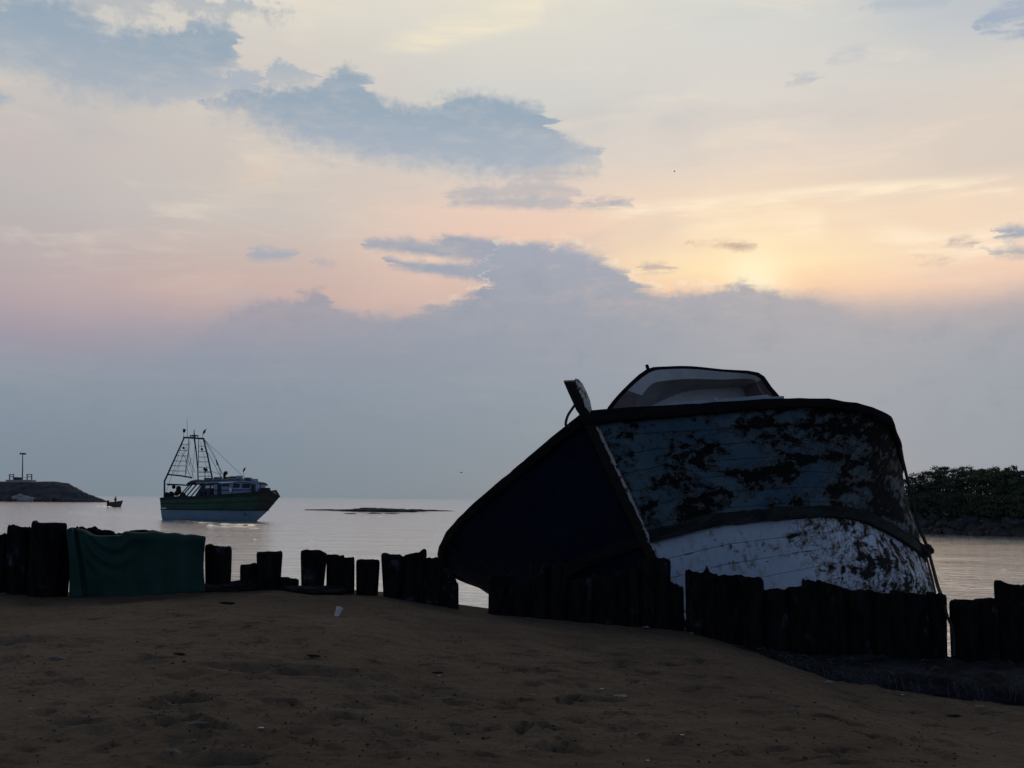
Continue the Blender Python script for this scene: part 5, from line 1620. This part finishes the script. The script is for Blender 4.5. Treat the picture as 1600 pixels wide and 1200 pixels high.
# ------------------------------------------------------------------ right bank: revetment and scrub
def build_bank():
    P0 = onz(1395, 832, WATER_Z); P1 = onz(1640, 840, WATER_Z)
    d = (P1 - P0); d.z = 0; un = d.normalized(); nb = Vector((-un.y, un.x, 0))
    if nb.y < 0: nb = -nb
    k = P0.y / F
    mb = MB(); rows = []
    for s in np.arange(-7, 40, .5):
        row = []
        for f, h in ((-1.5, -.8), (0, -.1), (1.2, .75), (2.4, 1.45), (4, 1.7), (8, 1.9), (16, 2.0), (40, 1.8)):
            q = P0 + un * s + nb * f
            e = min(1, max(0.0, (s + 7) / 3))
            row.append(Vector((q.x, q.y, WATER_Z + (h * e if h > 0 else h) + .12 * mnoise.noise(Vector((s * .8, f, 3))))))
        rows.append(row)
    mb.grid(rows)
    tag(mb.build('bank', M['soil'], loc=(P0.x, P0.y, WATER_Z), angle=60), 'low earth bank on the far right', None, None, 'structure')
    rnd = random.Random(11)
    mes = [blob_mesh(80 + i, M['rock'], .38, 3) for i in range(5)]
    for i in range(150):
        s = rnd.uniform(-6, 17); f = rnd.uniform(-.5, 2.7)
        p = P0 + un * s + nb * f
        w = rnd.uniform(.55, 1.25)
        o = bpy.data.objects.new('boulder', mes[i % 5]); COL.objects.link(o)
        o.location = (p.x, p.y, WATER_Z + max(0, f) * .58 + .05); o.scale = (w * .55, w * .45, w * .38); o.rotation_euler = (rnd.uniform(-.4, .4), rnd.uniform(-.4, .4), rnd.uniform(0, 6))
        tag(o, 'dark revetment boulder at the foot of the scrub on the right bank', 'boulder', 'boulders of the right bank revetment')
    p = onz(1520, 836, WATER_Z) + nb * 2.2
    o = bpy.data.objects.new('boulder', blob_mesh(91, M['palerock'], .3, 3)); COL.objects.link(o)
    o.location = (p.x, p.y, WATER_Z + 1.2); o.scale = (.75, .4, .2); o.rotation_euler = (.3, -.35, .1)
    tag(o, 'single pale slanting slab among the dark boulders of the right bank', 'boulder')

    def shrub(px, top, w, dpt, label, leaf, seed, n=2600, ragged=.5):
        s = (px - 1395) / 245 * (P1 - P0).length
        base = P0 + un * s + nb * dpt; base.z = WATER_Z + 1.7
        # top pixel -> height
        ztop = at(px, top, base.y).z; h = ztop - base.z
        root = empty('scrub_tree', base, label, 'tree', 'thorn scrub on the right bank')
        rn = random.Random(seed)
        cl = []
        for i in range(64):
            a = rn.uniform(0, 6.28); r = w * .5 * math.sqrt(rn.random())
            zz = h * (.10 + .80 * rn.random() ** .8) * (1 - .12 * (r / (w * .5)) ** 2)
            cl.append((Vector((math.cos(a) * r, math.sin(a) * r * .8, zz)), rn.uniform(.7, 1.2) * w * .19))
        for i in range(12):
            a = rn.uniform(0, 6.28); r = w * .55 * math.sqrt(rn.random())
            cl.append((Vector((math.cos(a) * r, math.sin(a) * r * .8, h * rn.uniform(.84, .97))), rn.uniform(.5, 1.0) * w * .16))
        lv = MB(); per = n // len(cl)
        for c, r in cl:
            for q in range(per):
                v = Vector((rn.gauss(0, 1), rn.gauss(0, 1), rn.gauss(0, .72)))
                v = v.normalized() * r * (rn.random() ** .45)
                p = base + c + Vector((v.x * 1.35, v.y * 1.1, v.z * .62))
                if p.z > base.z + h * 1.05: continue
                sz = rn.uniform(.07, .16)
                t = Vector((rn.gauss(0, 1), rn.gauss(0, 1), rn.gauss(0, .6))).normalized(); b_ = t.orthogonal().normalized()
                b_ = (Matrix.Rotation(rn.uniform(0, 3.1), 3, t) @ b_) * sz * .42; t = t * sz
                o_ = len(lv.v); lv.v += [tuple(p - t * .5), tuple(p + b_), tuple(p + t * .6), tuple(p - b_)]; lv.f.append((o_, o_ + 1, o_ + 2, o_ + 3)); lv.mi.append(0)
        lv.build('crown', leaf, root, smooth=False, recalc=False)
        br = MB()
        for c, r in cl:
            a = base + Vector((rn.uniform(-.2, .2), rn.uniform(-.2, .2), -.3)); e = base + c
            m_ = a.lerp(e, .5) + Vector((rn.uniform(-.2, .2), rn.uniform(-.2, .2), -h * .06))
            br.tube(catmull([a, m_, e], 3), [.06, .055, .05, .04, .03, .022, .014], 5)
            for q in range(3):
                t = Vector((rn.gauss(0, 1), rn.gauss(0, .6), rn.uniform(0, 1.0))).normalized() * r * rn.uniform(.9, 1.25)
                br.tube([e, e + t * .5 + Vector((0, 0, .04)), e + t], [.016, .011, .006], 4)
        br.build('trunk', M['bark'], root)
    A, B_ = M['leaf'], M['leaf2']
    lab = 'bushy thorn tree across the water, '
    for i, (px, top, w, dp, lf, extra) in enumerate((
            (1404, 742, 2.6, 4.2, B_, 'lowest one, half behind the taut rope'), (1432, 735, 3.0, 4.0, B_, 'greyish one just right of the taut rope'),
            (1462, 728, 3.2, 4.4, B_, 'with a flat thin twiggy top'), (1492, 731, 3.2, 3.9, B_, 'next right of the flat twiggy-topped one'),
            (1522, 732, 3.0, 4.3, A, 'greener one left of the pointed sprig'), (1546, 728, 2.6, 3.8, A, 'the one with a pointed sprig on top'),
            (1568, 733, 2.6, 4.4, A, 'green one left of the bare forked branch'), (1590, 748, 3.0, 3.8, A, 'low one under the bare forked branch'),
            (1614, 742, 3.0, 4.4, A, 'at the right edge of the photo'), (1650, 738, 4.0, 4.4, B_, 'beyond the right edge of the photo'), (1700, 736, 4.0, 4.6, B_, 'farthest beyond the right edge'),
            (1445, 768, 2.8, 2.9, B_, 'low front one nearest the rope'), (1482, 770, 3.0, 2.8, B_, 'low front one second from the rope'), (1518, 772, 3.0, 2.9, A, 'low front one third from the rope'),
            (1555, 774, 3.0, 2.8, A, 'low front one fourth from the rope'), (1592, 775, 3.0, 2.8, A, 'low front one at the right edge'), (1412, 775, 2.4, 2.9, B_, 'low front one behind the wreck side'))):
        shrub(px, top, w, dp, lab + extra, lf, 100 + i, 9000 if i < 9 else 4500)
    b0 = P0 + un * ((1590 - 1395) / 245 * (P1 - P0).length) + nb * 3.6
    mb = MB(); y = b0.y
    mb.tube(catmull([at(1598, 790, y), at(1597, 760, y), at(1594, 744, y), at(1591, 738, y), at(1586, 731, y), at(1580, 727, y)], 4), [.09] * 6 + [.08] * 6 + [.06] * 5 + [.045] * 4, 6)
    mb.tube(catmull([at(1597, 745, y), at(1588, 742, y), at(1578, 741, y), at(1572, 743, y)], 4), .05, 6)
    mb.tube(catmull([at(1594, 744, y), at(1600, 738, y), at(1606, 736, y)], 4), .05, 6)
    tag(mb.build('bare_branch', M['bark']), 'bare forked branch sticking up above the scrub at the right edge', 'branch')


build_bank()


# ------------------------------------------------------------------ birds
def bird(px, py, Y, span, label, bank):
    c = at(px, py, Y); s = span / 2
    root = empty('bird', c, label, 'bird')
    mb = MB(); mb.tube([c + Vector((-.2, 0, 0)) * span, c + Vector((-.08, 0, .01)) * span, c + Vector((.06, 0, .015)) * span, c + Vector((.15, 0, .02)) * span, c + Vector((.21, 0, .015)) * span], [.012 * span, .045 * span, .05 * span, .032 * span, .006 * span], 8)
    mb.build('body', M['bird'], root)
    for sd in (1, -1):
        r = []
        for t, lift, ch in ((0, 0, .16), (.35, .16, .15), (.7, .17, .11), (1.0, .08, .02)):
            y = Vector((0.35 * math.sin(bank) * t * sd, math.cos(bank) * t * sd * .9, lift + math.sin(bank) * t * sd)) * s
            r.append([c + y + Vector((ch * .6 * span - .08 * t * span, 0, .01)), c + y + Vector((-ch * .05 * span - .1 * t * span, 0, .02 * span)), c + y + Vector((-ch * .5 * span - .12 * t * span, 0, 0))])
        w = MB(); w.grid(r); q = w.build('wing', M['bird'], root); m = q.modifiers.new('t', 'SOLIDIFY'); m.thickness = .012 * span


bird(721, 738.5, 95, .62, 'dark bird gliding low over the sea left of the wreck', .1)
bird(1054, 268, 90, .45, 'tiny dark bird high in the evening sky', .7)
